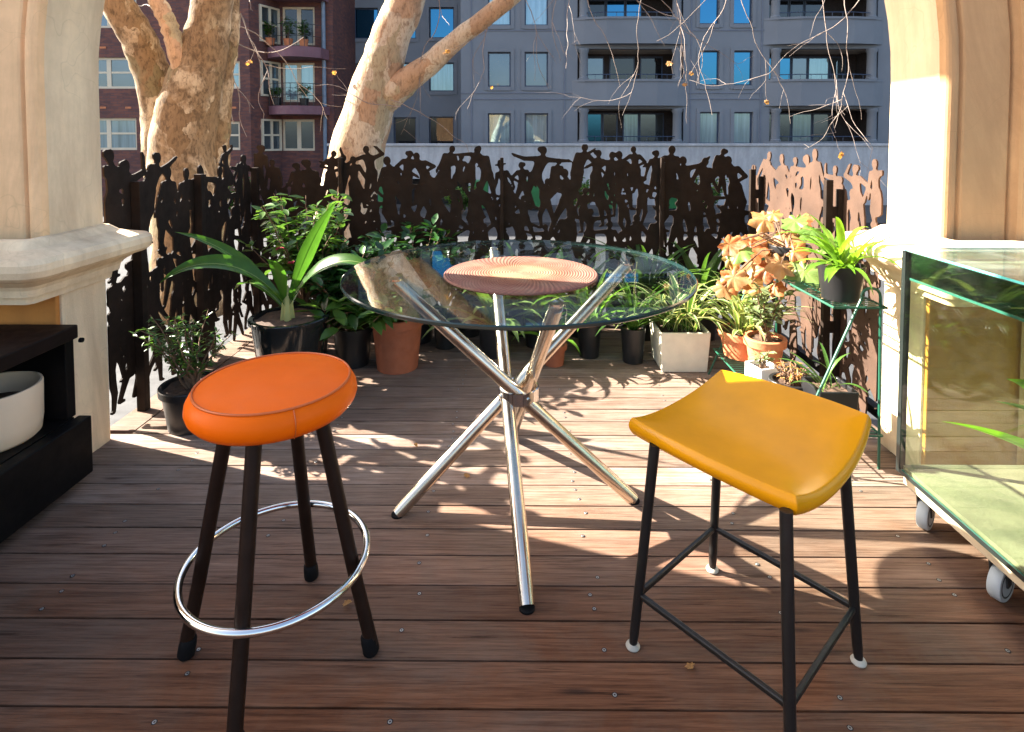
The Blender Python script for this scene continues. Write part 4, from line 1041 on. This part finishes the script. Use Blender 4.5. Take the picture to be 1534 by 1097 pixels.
# ------------------------------------------------------------------ street trees
def wob(pts, n_, amp, rnd):
    """resample a polyline smoothly with slight wander"""
    out = []; pts = [Vector(p) for p in pts]; m_ = len(pts) - 1
    for i in range(n_ + 1):
        u = i / n_ * m_; k = min(m_ - 1, int(u)); f_ = u - k
        p0, p1, p2, p3 = pts[max(0, k - 1)], pts[k], pts[k + 1], pts[min(m_, k + 2)]
        q = .5 * ((2 * p1) + (p2 - p0) * f_ + (2 * p0 - 5 * p1 + 4 * p2 - p3) * f_ ** 2 + (3 * p1 - p0 - 3 * p2 + p3) * f_ ** 3)
        out.append(q + Vector((rnd.uniform(-amp, amp), rnd.uniform(-amp, amp), 0)))
    return out
def radii(rs, n_):
    m_ = len(rs) - 1; return [lerp(rs[min(m_ - 1, int(i / n_ * m_))], rs[min(m_ - 1, int(i / n_ * m_)) + 1], i / n_ * m_ - min(m_ - 1, int(i / n_ * m_))) for i in range(n_ + 1)]
def limb(mb, pxs, Ys, ws, n_=40, rnd=R, extra=None, n=26, amp=.012, jit=.035):
    pts = [P(px, py, Y) for (px, py), Y in zip(pxs, Ys)]; rs = [w / 2 * Y / F for w, Y in zip(ws, Ys)]
    if extra:
        for p, r in extra: pts.append(Vector(p)); rs.append(r)
    mb.tube(wob(pts, n_, amp, rnd), radii(rs, n_), n, jit=jit, rnd=rnd)
def twigs(mb, lf, start, dirn, length, depth, rad, rnd, grav=-.25, leafp=.5):
    p = Vector(start); d_ = Vector(dirn).normalized(); n_ = max(4, int(length / .07)); pts = [p.copy()]
    for i in range(n_):
        d_ = (d_ + Vector((rnd.uniform(-.22, .22), rnd.uniform(-.22, .22), rnd.uniform(-.22, .22) + grav * .12))).normalized()
        p = p + d_ * (length / n_); pts.append(p.copy())
        if depth > 0 and i > 0 and rnd.random() < (.12 if depth > 1 else .2):
            dd = (d_ + Vector((rnd.uniform(-1, 1), rnd.uniform(-.7, .7), rnd.uniform(-.9, .7)))).normalized()
            twigs(mb, lf, p, dd, length * rnd.uniform(.3, .6), depth - 1, rad * .6, rnd, grav, leafp)
    mb.tube(pts, [lerp(rad, rad * .4, i / n_) for i in range(n_ + 1)], 5)
    if rnd.random() < leafp * .30 and depth < 2:
        for q in range(rnd.choice([1, 1, 2])):
            lb_ = MB(); lf.append(lb_); lobed(lb_, p + Vector((rnd.uniform(-.02, .02), 0, rnd.uniform(-.02, .02))), Vector((rnd.uniform(-1, 1), -1, rnd.uniform(-.5, 1))), Vector((rnd.uniform(-1, 1), 0, -1)), rnd.uniform(.025, .055), 0, rnd)
rt = random.Random(5)
t = thing('plane_tree', 'rough brown plane tree with a forked trunk before the brick flats', 'tree', (0, 0, 0))
m_ = MB()
limb(m_, [(285, 470), (283, 330), (272, 235), (290, 130), (312, 40), (322, -60), (334, -220)], [6.2] * 7, [110, 102, 92, 78, 58, 52, 40])
m_.build('trunk', M['tree1'], t, ang=180)
m_ = MB(); limb(m_, [(262, 330), (245, 235), (238, 150), (215, 75), (180, 10), (130, -80), (40, -260)], [6.3, 6.3, 6.3, 6.2, 6.1, 6.0, 5.8], [54, 58, 52, 49, 46, 42, 34]); m_.build('limb', M['tree1'], t, ang=180)
m_ = MB(); limb(m_, [(290, 175), (274, 105), (254, 40), (230, -12), (190, -110)], [6.2, 6.05, 6.0, 6.0, 5.9], [30, 27, 24, 24, 18]); m_.build('limb', M['tree2'], t, ang=180)
m_ = MB(); limb(m_, [(316, 330), (322, 235), (330, 130), (345, 50), (352, -60), (380, -200)], [6.45] * 6, [44, 40, 34, 24, 20, 16]); m_.build('limb', M['tree1'], t, ang=180)
tw, lf = MB(), []
for px, py, dx, dz, L in ((270, 60, .5, -.6, 1.2), (350, 60, .7, -.5, 1.0), (355, 0, .8, .1, 1.2), (345, 110, .5, -.8, .9), (300, 20, .9, -.2, 1.6), (175, 40, .4, -.9, .7), (230, 10, -.5, .2, .6), (360, 20, .6, -.9, 1.2)):
    twigs(tw, lf, P(px, py, 6.6), (dx, rt.uniform(-.2, .4), dz), L, 2, .008, rt)
tw.build('twig', M['twig'], t, ang=80); [lb_.build('leaf', M['autumn'], t, smooth=False) for lb_ in lf]
t = thing('plane_tree', 'pale mottled plane tree leaning right with one raised side branch', 'tree', (0, 0, 0))
m_ = MB()
limb(m_, [(505, 430), (515, 330), (533, 232), (560, 140), (583, 65), (610, -10), (640, -110), (680, -300)], [6.6] * 8, [96, 90, 80, 70, 58, 56, 50, 38]); m_.build('trunk', M['tree2'], t, ang=180)
m_ = MB()
limb(m_, [(560, 165), (596, 132), (640, 98), (700, 48), (770, -8), (850, -75), (1000, -150)], [6.6, 6.55, 6.5, 6.4, 6.3, 6.2, 6.0], [44, 44, 33, 27, 26, 24, 18],
     extra=[((3.2, 5.8, 4.3), .045), ((5.2, 5.6, 4.5), .025)]); m_.build('limb', M['tree2'], t, ang=180)
tw, lf = MB(), []
for px, py, Y, dx, dz, L, de in ((845, -60, 6.2, .1, -1, 1.5, 2), (870, -40, 6.2, .15, -1, 1.2, 3), (985, -60, 6.0, -.25, -1, 1.6, 2), (1005, -50, 6.0, .15, -1, 1.0, 3), (1080, -60, 6.0, .5, -.7, 1.3, 3),
                             (1120, -60, 6.0, -.8, -.5, 1.6, 3), (1245, -60, 5.8, .1, -1, 1.3, 3), (1260, -50, 5.8, -.2, -1, 1.5, 3), (1290, -60, 5.8, .2, -1, 1.4, 2), (940, -60, 6.0, .7, -.6, 1.6, 3),
                             (1180, -60, 5.9, -.9, -.4, 1.4, 2), (655, -10, 6.4, .1, -1, 1.3, 2), (735, 20, 6.35, -.1, -1, 1.1, 2), (585, 150, 6.3, .8, -.3, .9, 2), (600, 160, 6.3, -.8, .0, .9, 2), (770, -30, 6.3, .5, -.9, .9, 2),
                             (610, 120, 6.4, -.9, -.3, .8, 1), (1040, -60, 6.0, -.6, -.8, 1.2, 2), (890, -60, 6.1, .9, -.5, 1.1, 2), (840, -60, 6.1, .0, -1, 1.0, 2)):
    twigs(tw, lf, P(px, py, Y), (dx, rt.uniform(-.25, .25), dz), L * 1.1, min(2, de), .0058, rt, leafp=.5)
tw.build('twig', M['twig'], t, ang=80); [lb_.build('leaf', M['autumn'], t, smooth=False) for lb_ in lf]
# ------------------------------------------------------------------ buildings over the street
def holed(mb, x0, x1, z0, z1, y, dep, holes, mi=0):
    """a wall slab (front at y, thickness dep) with rectangular holes, as a grid of blocks without coincident inner faces"""
    xs = sorted({x0, x1, *[h[0] for h in holes], *[h[1] for h in holes]}); zs = sorted({z0, z1, *[h[2] for h in holes], *[h[3] for h in holes]})
    xs = [x for x in xs if x0 <= x <= x1]; zs = [z for z in zs if z0 <= z <= z1]
    solid = lambda i, j: 0 <= i < len(xs) - 1 and 0 <= j < len(zs) - 1 and not any(h[0] - 1e-6 <= xs[i] and xs[i + 1] <= h[1] + 1e-6 and h[2] - 1e-6 <= zs[j] and zs[j + 1] <= h[3] + 1e-6 for h in holes)
    for i in range(len(xs) - 1):
        for j in range(len(zs) - 1):
            if not solid(i, j): continue
            a, b, c_, e = xs[i], xs[i + 1], zs[j], zs[j + 1]
            for yy in (y, y + dep): mb.add([(a, yy, c_), (b, yy, c_), (b, yy, e), (a, yy, e)], [(0, 1, 2, 3)], mi)
            if not solid(i - 1, j): mb.add([(a, y, c_), (a, y + dep, c_), (a, y + dep, e), (a, y, e)], [(0, 1, 2, 3)], mi)
            if not solid(i + 1, j): mb.add([(b, y, c_), (b, y + dep, c_), (b, y + dep, e), (b, y, e)], [(0, 1, 2, 3)], mi)
            if not solid(i, j - 1): mb.add([(a, y, c_), (b, y, c_), (b, y + dep, c_), (a, y + dep, c_)], [(0, 1, 2, 3)], mi)
            if not solid(i, j + 1): mb.add([(a, y, e), (b, y, e), (b, y + dep, e), (a, y + dep, e)], [(0, 1, 2, 3)], mi)
def rect(px0, px1, py0, py1, Y):      # photo rectangle -> x0,x1,z0,z1 on the plane at depth Y
    a, b = P(px0, py1, Y), P(px1, py0, Y); return a.x, b.x, a.z, b.z
YM, YS = 26.0, 29.0
gb = thing('apartment_building', 'blue grey rendered apartment block with recessed balconies across the street', 'building', (0, 0, 0))
def window(par, r, y, pane_m, fm, rec=.16, fw=.06, mull=False, surround=None, trans=False):
    x0, x1, z0, z1 = r
    f = MB(); yy = y + rec
    f.box((x0 + .001, yy - .03, z0 + .001), (x0 + fw, yy + .03, z1 - .001)); f.box((x1 - fw, yy - .03, z0 + .001), (x1 - .001, yy + .03, z1 - .001))
    f.box((x0 + fw, yy - .028, z0 + .001), (x1 - fw, yy + .03, z0 + fw)); f.box((x0 + fw, yy - .028, z1 - fw), (x1 - fw, yy + .03, z1 - .001))
    if mull: xm = (x0 + x1) / 2; f.box((xm - fw * .9, yy - .026, z0 + fw), (xm + fw * .9, yy + .03, z1 - fw))
    if trans:
        zm = lerp(z0, z1, .52); 
        for a, b in ((x0 + fw, (x0 + x1) / 2 - fw), ((x0 + x1) / 2 + fw, x1 - fw)) if mull else ((x0 + fw, x1 - fw),): f.box((a, yy - .022, zm - fw * .4), (b, yy + .028, zm + fw * .4))
    w = f.build('window', M[fm], par, smooth=False)
    MB().box((x0 + fw * .5, yy + .005, z0 + fw * .5), (x1 - fw * .5, yy + .02, z1 - fw * .5)).build('pane', M[pane_m], w, smooth=False)
    if surround:
        s_ = MB(); e = .16
        s_.box((x0 - e, y - .035, z0 - e), (x0 - .004, y - .001, z1 + e)); s_.box((x1 + .004, y - .035, z0 - e), (x1 + e, y - .001, z1 + e))
        s_.box((x0 - .004, y - .034, z1 + .004), (x1 + .004, y - .001, z1 + e)); s_.box((x0 - .004, y - .05, z0 - e - .02), (x1 + .004, y - .001, z0 - .004))
        s_.build('surround', M[surround], w, smooth=False)
    return w
pit = 91.5
# main face: windows in pairs, balcony bays between
mainwin = []
for row, (ya, yb) in enumerate(((-14, 38), (78, 130), (170, 221), (-106, -53))):
    pm4 = [('panewhite', 'panewhite', 'paneblue', 'paneblue'), ('panemix', 'panemix', 'paneblue', 'paneblue'), ('panewhite', 'panewhite', 'panewhite', 'panewhite'), ('panewhite', 'panewhite', 'panedark', 'panedark')][row]
    for (xa, xb), pn in zip(((731, 765), (786, 821), (1048, 1078), (1099, 1128)), pm4):
        mainwin.append((rect(xa, xb, ya - (2 if xa > 1000 else 0), yb - (2 if xa > 1000 else 0), YM), pn))
bays = []
for (xa, xb) in ((863, 1026), (1150, 1318)):
    for ya, yb in ((-18, 32), (73, 124), (163, 216), (-110, -60)):
        bays.append(rect(xa + 2, xb - 2, ya, yb, YM))
w = MB(); zt = 16.0; zb_ = P(0, 226, YM).z
x_l, x_r = P(690, 0, YM).x, P(1420, 0, YM).x
holed(w, x_l, x_r, GZ, zt, YM, .30, [r for r, _ in mainwin] + bays)
w.build('wall', M['grey'], gb, smooth=False)
w = MB(); sidewin = []
for (xa, xb), rows in (((530, 566), ((12, 58, 'paneblue'), (95, 138, 'panewhite'), (176, 220, 'panedark'))), ((590, 623), ((12, 58, 'paneblue'), (94, 138, 'panewhite'), (176, 220, 'panedark'))), ((643, 680), ((11, 57, 'paneblue'), (94, 137, 'panewhite'), (175, 220, 'panedark')))):
    for ya, yb, pn in rows: sidewin.append((rect(xa, xb, ya, yb, YS), pn))
holed(w, P(492, 0, YS).x, P(692, 0, YS).x, GZ, zt, YS, .30, [r for r, _ in sidewin])
w.box((x_l - .0, YM + .301, GZ), (x_l + .25, YS + .3, zt))
w.build('wall', M['grey'], gb, smooth=False)
MB().box((P(492, 0, YS).x, YS + 2.5, GZ), (x_r, YS + 6, zt + .4)).build('core', M['greyd'], gb, smooth=False)
for r, pn in mainwin: window(gb, r, YM, pn, 'frame', surround='grey')
for r, pn in sidewin: window(gb, r, YS, pn, 'frame', surround='grey')
tr_ = MB()                            # joints and string courses
for py in (-43, 47, 140, 149, 232):
    z = P(0, py, YM).z; tr_.box((x_l, YM - .03, z - .02), (P(858, 0, YM).x, YM - .001, z + .02)); tr_.box((P(1030, 0, YM).x, YM - .03, z - .02), (P(1146, 0, YM).x, YM - .001, z + .02))
for px in (706, 846, 1036, 1142):
    x = P(px, 0, YM).x; tr_.box((x - .018, YM - .028, GZ), (x + .018, YM - .001, zt - .1))
tr_.build('string_course', M['greyd'], gb, smooth=False)
rbal = random.Random(9)
for bi, (x0, x1, z0, z1) in enumerate(bays):
    b = MB(); dep = 1.7
    b.box((x0 - .1, YM + .301, z1 + .001), (x1 + .1, YM + dep, z1 + .12), 1)       # ceiling with slats
    b.box((x0 - .1, YM + .301, z0 - .15), (x1 + .1, YM + dep, z0 - .001), 0)
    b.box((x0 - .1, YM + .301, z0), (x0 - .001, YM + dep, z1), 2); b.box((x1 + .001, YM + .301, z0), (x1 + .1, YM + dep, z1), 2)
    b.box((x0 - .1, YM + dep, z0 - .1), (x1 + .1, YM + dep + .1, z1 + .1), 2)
    for q in range(7):
        yy = YM + .35 + q * .19; b.box((x0, yy, z1 - .03), (x1, yy + .07, z1 + .0), 1)
    bo = b.build('balcony', [M['grey'], M['soffit'], M['inside']], gb, smooth=False)
    # parapet below the opening: shallow bay with splayed ends
    ph = .75 + .42; pz1 = z0 + .12; pz0 = z0 - 1.05
    plan = [(x0 - .25, YM - .001), (x0 + .30, YM - .22), (x0 + 1.25, YM - .42), (x1 - 1.25, YM - .42), (x1 - .30, YM - .22), (x1 + .25, YM - .001)]
    pr = MB(); k = len(plan)
    levels = [(pz0, 0), (pz1 - .10, 0), (pz1 - .10, -.05), (pz1, -.05)]
    vs = [(x, y + (o_ if 0 < i < k - 1 else 0), z) for z, o_ in levels for i, (x, y) in enumerate(plan)]
    fs = [(l * k + i, l * k + i + 1, (l + 1) * k + i + 1, (l + 1) * k + i) for l in range(3) for i in range(k - 1)]
    fs += [tuple(range(k))[::-1], tuple(3 * k + i for i in range(k))]
    pr.add(vs, fs); pr.build('parapet', M['grey'], bo, smooth=False)
    for xx in (x0 + .28, x1 - .28):
        MB().lathe([(.24, z0 + .1), (.24, z0 + .18), (.20, z0 + .22), (.19, z1 - .2), (.24, z1 - .12), (.24, z1 - .0)], 22, (xx, YM + .02, 0)).build('column', M['grey'], bo)
    rl = MB(); zr = pz1 + .22
    pl2 = [(x, y + .12) for x, y in plan[1:-1]]
    rl.tube([(x, y, zr) for x, y in pl2], .02, 6); 
    for (a, b2) in zip(pl2[:-1], pl2[1:]):
        nn = max(2, int(math.hypot(b2[0] - a[0], b2[1] - a[1]) / .4))
        for q in range(nn): x, y = lerp(a[0], b2[0], q / nn), lerp(a[1], b2[1], q / nn); rl.tube([(x, y, pz1 - .02), (x, y, zr)], .011, 5)
    rl.build('railing', M['frame'], bo)
    xa = x0 + .55; widths = [rbal.uniform(.7, 1.25) for _ in range(4)]
    for wd_ in widths:
        if xa + wd_ > x1 - .4: break
        pn = rbal.choice(['panewhite', 'panemix', 'panedark', 'panedark', 'paneblue'] if bi % 4 else ['panedark', 'panedark', 'paneblue'])
        dr_ = MB(); y = YM + dep - .06
        dr_.box((xa, y, z0), (xa + .06, y + .05, z1 - .12)); dr_.box((xa + wd_ - .06, y, z0), (xa + wd_, y + .05, z1 - .12)); dr_.box((xa + .06, y, z1 - .2), (xa + wd_ - .06, y + .05, z1 - .12))
        dr_.box((xa + .06, y + .01, z0), (xa + wd_ - .06, y + .03, z1 - .2), 1)
        dr_.build('glass_door', [M['frame'], M[pn]], bo, smooth=False); xa += wd_ + rbal.choice([.02, .02, .25])
# street front wall, garage, doors and bins
YW = 22.4
sw = thing('street_wall', 'pale rendered low wall with dark garage openings across the street', 'wall', (0, 0, 0))
w = MB(); zt_ = P(0, 219, YW).z
gar = [rect(562, 702, 268, 420, YW), rect(790, 815, 300, 420, YW), rect(1150, 1250, 285, 420, YW)]
gar = [(a, b, GZ, d_) for a, b, c_, d_ in gar]
holed(w, P(489, 0, YW).x, P(1420, 0, YW).x, GZ, zt_, YW, .3, gar); w.build('wall', M['conc'], sw, smooth=False)
MB().box((P(489, 0, YW).x - .05, YW - .06, zt_ + .001), (P(1420, 0, YW).x, YW + .36, zt_ + .1)).build('coping', M['conc'], sw, smooth=False, bevel=.02)
for g_ in gar: MB().box((g_[0], YW + .9, GZ), (g_[1], YW + 1.0, zt_)).build('garage_door', M['garage'], sw, smooth=False)
for px in (830, 960, 1040):
    r = rect(px, px + 50, 322, 346, YW); MB().box((r[0], YW - .04, r[2]), (r[1], YW - .001, r[3] + .15)).build('grille', M['doorblue'], sw, smooth=False)
proto = None
for i, (px, lab) in enumerate(((580, 'green lidded wheelie bin in front of the dark garage opening'), (720, 'green wheelie bin standing beside the garage opening'), (800, 'green wheelie bin at the narrow doorway'), (912, 'green wheelie bin between two wall grilles'), (1003, 'green wheelie bin beyond the centre of the fence'))):
    loc = Vector((P(px, 300, 20.5).x, 20.5, GZ + .13))
    if proto is None:
        proto = thing('wheelie_bin', lab, 'bin', loc, 0, 'wheelie bins along the street wall')
        b = MB(); vs = [(sx2 * (.24 + .05 * k), sy2 * (.26 + .06 * k) , .08 + .92 * k) for k in (0, 1) for sx2, sy2 in ((-1, -1), (1, -1), (1, 1), (-1, 1))]
        b.add(vs, [(3, 2, 1, 0), (4, 5, 6, 7), (0, 1, 5, 4), (1, 2, 6, 5), (2, 3, 7, 6), (3, 0, 4, 7)]); b.build('body', M['bin'], proto, smooth=False, bevel=.02)
        MB().box((-.31, -.36, 1.001), (.31, .35, 1.06)).build('lid', M['bin'], proto, smooth=False, bevel=.02)
        for s_ in (-1, 1): MB().tube([(s_ * .2, .26, .09), (s_ * .26, .26, .09)], .09, 16).build('wheel', M['rubber'], proto)
    else: dup(proto, loc, lab)
# brick flats
YBk = 24.0; YB2 = 25.5
bk = thing('brick_flats', 'dark purple brick flats with cream windows and curved balconies', 'building', (0, 0, 0))
w = MB(); bw_ = []
for ya, yb in ((86, 133), (177, 225), (-6, 42), (-98, -50)):
    bw_.append((rect(118, 204, ya, yb, YBk), True)); bw_.append((rect(330, 359, ya + 5, yb, YBk), False)); bw_.append((rect(20, 80, ya, yb, YBk), True))
xk = P(372, 0, YBk).x
holed(w, -30, xk, GZ, 15, YBk, .3, [r for r, _ in bw_])
xk2 = P(418, 0, YB2).x; xe = P(498, 0, YB2).x
dw = [rect(423, 471, ya, yb, YB2) for ya, yb in ((10, 68), (94, 153), (179, 226), (-78, -20))]
holed(w, xk2, xe, GZ, 15, YB2, .3, dw)
w.add([(xk, YBk, GZ), (xk2, YB2, GZ), (xk2, YB2, 15), (xk, YBk, 15)], [(0, 1, 2, 3)])
w.box((xe - .3, YB2 + .301, GZ), (xe, YS, 15))
w.build('wall', M['brick'], bk, smooth=False)
for i, (r, mull) in enumerate(bw_): window(bk, r, YBk, ['panemix', 'panewhite', 'panemix', 'panewhite'][i % 4], 'creamframe', mull=mull, trans=True, fw=.10, rec=.12)
for i, r in enumerate(dw): window(bk, r, YB2, ['panedark', 'panewhite', 'panemix', 'panedark'][i], 'creamframe', mull=True, fw=.10, rec=.12)
dirc = Vector((xk2 - xk, YB2 - YBk, 0)); lc = dirc.length; dirc.normalize(); nc = Vector((dirc.y, -dirc.x, 0))
for ya, yb in ((10, 62), (93, 143), (180, 225)):   # windows on the splayed wall
    f = MB(); z0, z1 = P(0, yb, YBk + .7).z, P(0, ya, YBk + .7).z; a, b = .32 * lc, .98 * lc
    pt = lambda s_, o_, z: Vector((xk, YBk, 0)) + dirc * s_ + nc * o_ + Vector((0, 0, z))
    for s1, s2 in ((a, a + .1), (b - .1, b), ((a + b) / 2 - .05, (a + b) / 2 + .05)): f.bar(pt((s1 + s2) / 2, .03, z0), pt((s1 + s2) / 2, .03, z1), .1, .08, up=nc)
    for zz in (z0, (z0 + z1) / 2, z1): f.bar(pt(a, .03, zz), pt(b, .03, zz), .07, .08)
    wo = f.build('window', M['creamframe'], bk, smooth=False)
    MB().add([pt(a, .012, z0), pt(b, .012, z0), pt(b, .012, z1), pt(a, .012, z1)], [(0, 1, 2, 3)]).build('pane', M['panemix'], wo, smooth=False)
for py0, py1 in ((68, 84), (158, 171), (-24, -8)):
    z1, z0 = P(0, py0, YBk).z, P(0, py1, YBk).z; s_ = MB(); n_ = 16
    xa, xb = P(388, 0, YBk).x, P(478, 0, YBk + .6).x
    plan = [(xa - .2, YBk + 1.4)] + [(lerp(xa, xb, i / n_), YBk + 1.2 - 1.05 * math.sin(PI * (.12 + .76 * i / n_)) ** .8 ) for i in range(n_ + 1)] + [(xb + .1, YB2 - .01)]
    k = len(plan); vs = [(x, y, z) for z in (z0, z1) for x, y in plan]
    s_.add(vs, [tuple(range(k))[::-1], tuple(k + i for i in range(k))] + [(i, (i + 1) % k, k + (i + 1) % k, k + i) for i in range(k)])
    so_ = s_.build('balcony_slab', M['slab'], bk, smooth=False)
    rl = MB(); pl = plan[1:-1]
    for zz in (z1 + .45, z1 + .95): rl.tube([(x, y + .08, zz) for x, y in pl], .014, 5)
    for x, y in pl[::2]: rl.tube([(x, y + .08, z1 - .02), (x, y + .08, z1 + .95)], .012, 5)
    rl.build('railing', M['darkmetal'], so_)
xp = P(484, 0, YB2 - .1).x
MB().tube([(xp, YB2 - .1, GZ), (xp, YB2 - .1, 15)], .085, 12).build('drainpipe', M['pipe'], bk)
for py in (70, 160): 
    for px in (150, 188, 345): r = rect(px, px + 9, py, py + 3, YBk); MB().box((r[0], YBk - .02, r[2]), (r[1], YBk - .001, r[3])).build('vent_brick', M['terra'], bk, smooth=False)
labs = ['leafy potted plant at the left end of the upper brick balcony', 'tall potted plant in the middle of the upper brick balcony', 'bushy potted plant at the right end of the upper brick balcony', 'trailing potted plant on the lower brick balcony by the drainpipe', 'small potted plant on the lower brick balcony beside the window']
for i, (px, py, h) in enumerate(((405, 68, .8), (432, 69, 1.0), (455, 70, .9), (456, 158, .7), (415, 158, .5))):
    p0 = P(px, py, YBk + .75); t = thing('balcony_plant', labs[i], 'potted plant', p0, 0, 'plants on the brick flats balconies')
    round_pot(t, .2, .3, M['terra'] if i < 3 else M['blackpot'], soil=False); shrub(t, .28, 12, h, .35, .16, .07, M['leafmid'], 60 + i, 18)
# hedge plants growing on the far footpath and just outside the fence
for i, (px, Y, h, lab) in enumerate(((350, 18.5, 1.3, 'round green street shrub below the brick flats'), (690, 19.2, 1.0, 'green street shrub near the dark garage opening'), (870, 19.4, 1.2, 'leafy street shrub below the paired windows'), (1060, 19.2, 1.3, 'leafy street shrub below the right balconies'))):
    t = thing('street_shrub', lab, 'shrub', (P(px, 300, Y).x, Y, GZ + .12), 0, 'shrubs along the far footpath'); shrub(t, 0, 40, h, .8, .16, .08, M['leafmid'], 80 + i, 26)

for i, (px, py) in enumerate(((700, 713), (622, 668), (728, 640), (1035, 1000), (520, 905), (905, 705))):
    q = G(px, py, .004); b = MB(); lobed(b, Vector((0, 0, .006)), Vector((R.uniform(-.3, .3), R.uniform(-.3, .3), 1)), Vector((R.uniform(-1, 1), R.uniform(-1, 1), 0)), R.uniform(.010, .016))
    o = tag(b.build('fallen_leaf', M['autumn'], smooth=False), 'small dry orange leaf fallen on the deck boards', 'leaf', 'dry leaves fallen on the deck'); o.location = q
